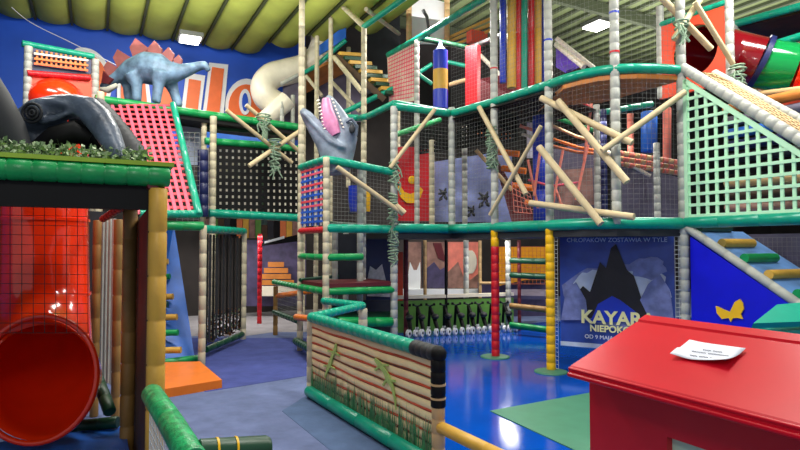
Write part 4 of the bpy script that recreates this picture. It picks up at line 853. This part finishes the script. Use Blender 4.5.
def lizard(pts, ws, legs):
    def f(mb):
        c = [FQ(*p) for p in pts]; L = []; R = []
        for i, p in enumerate(c):
            t = (c[min(i + 1, len(c) - 1)] - c[max(0, i - 1)]).normalized(); s = t.cross(fn).normalized() * ws[i]; L.append(p + s); R.append(p - s)
        mb.plate(L + R[::-1], .012, 'lizard')
        for a, b in legs: mb.bar(FQ(*a), FQ(*b), .018, .012, 'lizard', fn)
    part('lizard', fe, f)
lizard(((336, 344), (335, 350), (332, 357), (330, 364), (327, 371), (325, 378)), (.012, .024, .02, .032, .016, .003), (((334, 352), (339, 355)), ((333, 352), (328, 351)), ((330, 366), (335, 369)), ((329, 365), (324, 366))))
lizard(((375, 359), (379, 364), (384, 370), (388, 378), (392, 386), (395, 400), (396, 410)), (.012, .028, .024, .034, .02, .008, .002), (((381, 365), (388, 365)), ((380, 366), (375, 370)), ((389, 380), (395, 381)), ((387, 379), (383, 385))))
zt_ = fz + .03
part('top_bolster', fe, lambda mb: mb.foam([at(F0, zt_), at(F0.lerp(F1, .88), zt_)], .058, 'teal', .13, 14, .93))
part('bottom_bolster', fe, lambda mb: mb.foam([at(F0 + fn * .02, .07), at(F1 + fn * .02, .07)], .065, 'teal', .6, 14))
part('post', fe, lambda mb: mb.foam([F0, at(F0, fz)], .05, 'cream', .17)); part('post', fe, lambda mb: mb.foam([F1, at(F1, .52)], .05, 'tan', .1))
part('post_sleeve', fe, lambda mb: mb.foam([at(F1, .5), at(F1, zt_ - .04)], .056, 'black', .085), 'black padded sleeve'); part('end_cap', fe, lambda mb: (mb.foam([at(F0.lerp(F1, .87), zt_), at(F1, zt_)], .062, 'charcoal', .09, 14), mb.ell(at(F1, zt_), fdv * .07, fn * .062, Z * .065, 'black')), 'black padded corner cap')
for z in (.56, .66): part('ring', fe, lambda mb: mb.tube([at(F1, z), at(F1, z + .015)], .058, 'tan', 14), 'tan ring')
R3, R4 = P(363, 307, 7.8), P(323, 301.5, 8.45)
fr = thing('fence_return', xy(340, 7.4), 'zigzag teal padded rail with cream post behind the plank fence', 'fence')
part('rail', fr, lambda mb: mb.foam([at(F0, zt_), at(R3, zt_)], .05, 'teal', .13)); part('rail', fr, lambda mb: mb.foam([at(R3, zt_), at(R4, zt_)], .05, 'teal', .1))
part('post', fr, lambda mb: mb.foam([at(R3, 0), at(R3, zt_ - .04)], .06, 'cream', .14))
part('rail', fr, lambda mb: mb.foam([P(338, 322, 8.6), P(392, 322, 9.0)], .075, 'green', .3))
part('side_mat', fr, lambda mb: mb.plate([P(325, 313, 9.0), P(390, 313, 9.6), P(390, 321, 9.0), P(325, 321, 8.6)], .05, 'dkgreen'))
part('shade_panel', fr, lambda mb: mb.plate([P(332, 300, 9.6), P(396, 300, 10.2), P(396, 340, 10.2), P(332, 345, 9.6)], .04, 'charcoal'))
one('gate_bar', 'ochre orange padded bar reaching from the fence end toward the bottom edge', 'padded rail', lambda mb: mb.foam([at(F1 + fdv * .03, .36), at(F1 + fdv * 1.1, .36)], .045, 'ochre', .5, 14))
# ================================================================== red kiosk
kA = Vector((.852, 2.86, 0)); kw = -U; kv = V
kz, kb = 1.10, 1.325; kd = .52; kl = 1.7
def KP(s, v, z): return at(kA + kw * s + kv * v, z)
def klid(v): return kz + (kb - kz) * v / kd
kk = thing('red_kiosk', KP(.5, .3, 0), 'red arcade style kiosk with sloping lid in the bottom right corner', 'kiosk')
def f_lid(mb):
    prof = [(-.015, kz - .045), (-.03, kz - .03), (-.03, kz - .005), (-.015, kz + .012), (kd - .07, klid(kd - .07)), (kd - .068, klid(kd - .07) - .006), (kd - .06, klid(kd - .06) - .004), (kd - .055, klid(kd - .055) + .006), (kd, klid(kd) + .004), (kd + .02, kb - .01), (kd + .02, kb - .05), (kd - .02, kb - .06)]
    mb.rings([[KP(0, v, z) for v, z in prof], [KP(kl, v, z) for v, z in prof]], 'kiosk', True, False)
part('lid', kk, f_lid)
part('lid_trim', kk, lambda mb: (mb.tube([KP(0, -.03, kz - .03), KP(kl, -.03, kz - .03)], .012, 'kiosk', 10), mb.tube([KP(0, -.026, kz - .002), KP(kl, -.026, kz - .002)], .008, 'kiosk', 10)))
wx0, wx1, wz0, wz1 = .44, .74, .5, .875
def f_kb(mb):
    s0, v0 = 0.0, .105
    def bx(sa, sb, va, vb, za, zb): mb.box(KP((sa + sb) / 2, (va + vb) / 2, (za + zb) / 2), kw * (sb - sa) / 2, kv * (vb - va) / 2, Z * (zb - za) / 2, 'kiosk_body')
    bx(s0, wx0, v0, v0 + .05, 0, kz); bx(wx1, kl, v0, v0 + .05, 0, kz); bx(wx0, wx1, v0, v0 + .05, 0, wz0); bx(wx0, wx1, v0, v0 + .05, wz1, kz)
    bx(s0, s0 + .05, v0 + .05, kd, 0, kz); bx(s0, kl, kd - .04, kd, 0, kz + .12)
part('body', kk, f_kb)
part('window_pane', kk, lambda mb: mb.box(KP((wx0 + wx1) / 2, .147, (wz0 + wz1) / 2), kw * .15, kv * .008, Z * .2, 'pane_green'), 'pale green window pane')
kn = (KP(1, 0, kz) - KP(0, 0, kz)).cross(KP(0, kd, kb) - KP(0, 0, kz)).normalized(); kn = kn if kn.z > 0 else -kn
def KL(px, py, off=.004): return PL(px, py, KP(0, 0, kz + .012) + kn * off, kn)
pp = thing('paper_note', KL(708, 354), 'white paper notice lying on the red kiosk lid', 'paper')
def f_paper(mb):
    c = [KL(690, 341.5), KL(746, 349), KL(728, 366), KL(671, 357)]; n = 8; g = []
    for i in range(n + 1):
        for j in range(n + 1):
            a, b = i / n, j / n; p = c[0].lerp(c[1], a).lerp(c[3].lerp(c[2], a), b)
            g.append(p + kn * (.004 + .05 * max(0, (a + b - 1.3)) ** 1.6 + .05 * max(0, .3 - a) * (1 if b > .6 else .4)))
    k = n + 1; mb.add(g, [[i * k + j, i * k + j + 1, (i + 1) * k + j + 1, (i + 1) * k + j] for i in range(n) for j in range(n)], 'paper', True)
def solid(o):
    m = o.modifiers.new('s', 'SOLIDIFY'); m.thickness = .0012; m.offset = 1
sheet = part('sheet', pp, f_paper); solid(sheet)
def f_ink(mb, x0, y0, x1, y1):
    k = max(3, int((x1 - x0) / 1.3)); q = [KL(lerp(x0, x1, i / (k * 2)), lerp(y0, y1, i / (k * 2)) + (.35 if i % 2 else -.35), .011) for i in range(k * 2 + 1)]
    mb.tube(q, .0014, 'ink', 4)
for w_ in ((703, 349.6, 711, 350.6), (713, 350.8, 722, 352), (692, 351, 706, 353), (708, 353.2, 729, 356), (690, 355, 697, 356), (699, 356.2, 708, 357.4), (710, 357.7, 726, 360)):
    part('handwriting', pp, lambda mb: f_ink(mb, *w_), 'faint grey lettering')
# teal kiosk behind
tk = thing('teal_kiosk', xy(795, 5.0), 'teal topped kiosk behind the red kiosk at the right edge', 'kiosk')
k0 = P(752, 326, 4.6); k1 = P(776, 307, 4.9)
part('lid', tk, lambda mb: mb.plate([k0, k1, k1 + V * .9 , k0 - U * .2 + V * .75], .05, 'kiosk_teal'))
part('body', tk, lambda mb: mb.box(at((k0 + k1) / 2 + V * .5, (k0.z - .04) / 2), V * .42, U * .14, Z * (k0.z - .06) / 2, 'kiosk_teal'))
# ================================================================== light
w = bpy.data.worlds.new('world'); SC.world = w; w.use_nodes = True
w.node_tree.nodes['Background'].inputs[0].default_value = (.86, .92, 1, 1); w.node_tree.nodes['Background'].inputs[1].default_value = .33
def area(loc, sx, sy, e, rot=(0, 0, 0), c=(1, .97, .92)):
    l = bpy.data.lights.new('hall_and_fill_light', 'AREA'); l.shape = 'RECTANGLE'; l.size = sx; l.size_y = sy; l.energy = e; l.color = c
    o = bpy.data.objects.new('hall_and_fill_light', l); o.location = loc; o.rotation_euler = rot; COL.objects.link(o); return o
def point(loc, e, r=.3, c=(1, .97, .92)):
    l = bpy.data.lights.new('hall_bulb', 'POINT'); l.energy = e; l.shadow_soft_size = r; l.color = c
    o = bpy.data.objects.new('hall_bulb', l); o.location = loc; COL.objects.link(o)
for x, y, e in ((1.5, 4.5, 130), (4.5, 6.5, 140), (-1.5, 7.0, 130), (-4.5, 7, 100), (1.0, 10.5, 130), (5.5, 11, 150), (-1.8, 3.0, 40), (-4.5, 11.5, 60), (.8, 13.2, 60)):
    area((x, y, 5.9), 1.6, .5, e)
area((-3.2, 8.6, 6.0), 2.5, .6, 75, (math.radians(78), 0, math.radians(28))); UP = (math.pi, 0, 0)  # added fill aimed at the back wall to brighten the banner letters
area((3.5, 12, 6.6), 7, 7, 260, UP); area((9, 15, 6.6), 7, 7, 300, UP); area((3, 5, 6.4), 4, 4, 80, UP); area((-3.5, 9.5, 5.3), 5, 4, 90, UP)  # added upward fills that brighten the roof and fabric, no fixtures there
point((-.6, -.8, 4.2), 110, .4)
area((2.02, 11.0, 1.78), .22, 1.3, 18); area((-3.6, 12.6, 1.9), 1.5, .5, 30); area((3.2, 9.3, 3.7), 1.0, .4, 14)  # first is an added lamp below the deck, placed for the floor streak
SC.view_settings.view_transform = 'Standard'; SC.view_settings.look = 'None'; SC.view_settings.gamma = 1; SC.view_settings.exposure = 0.4
SC.view_settings.use_curve_mapping = False
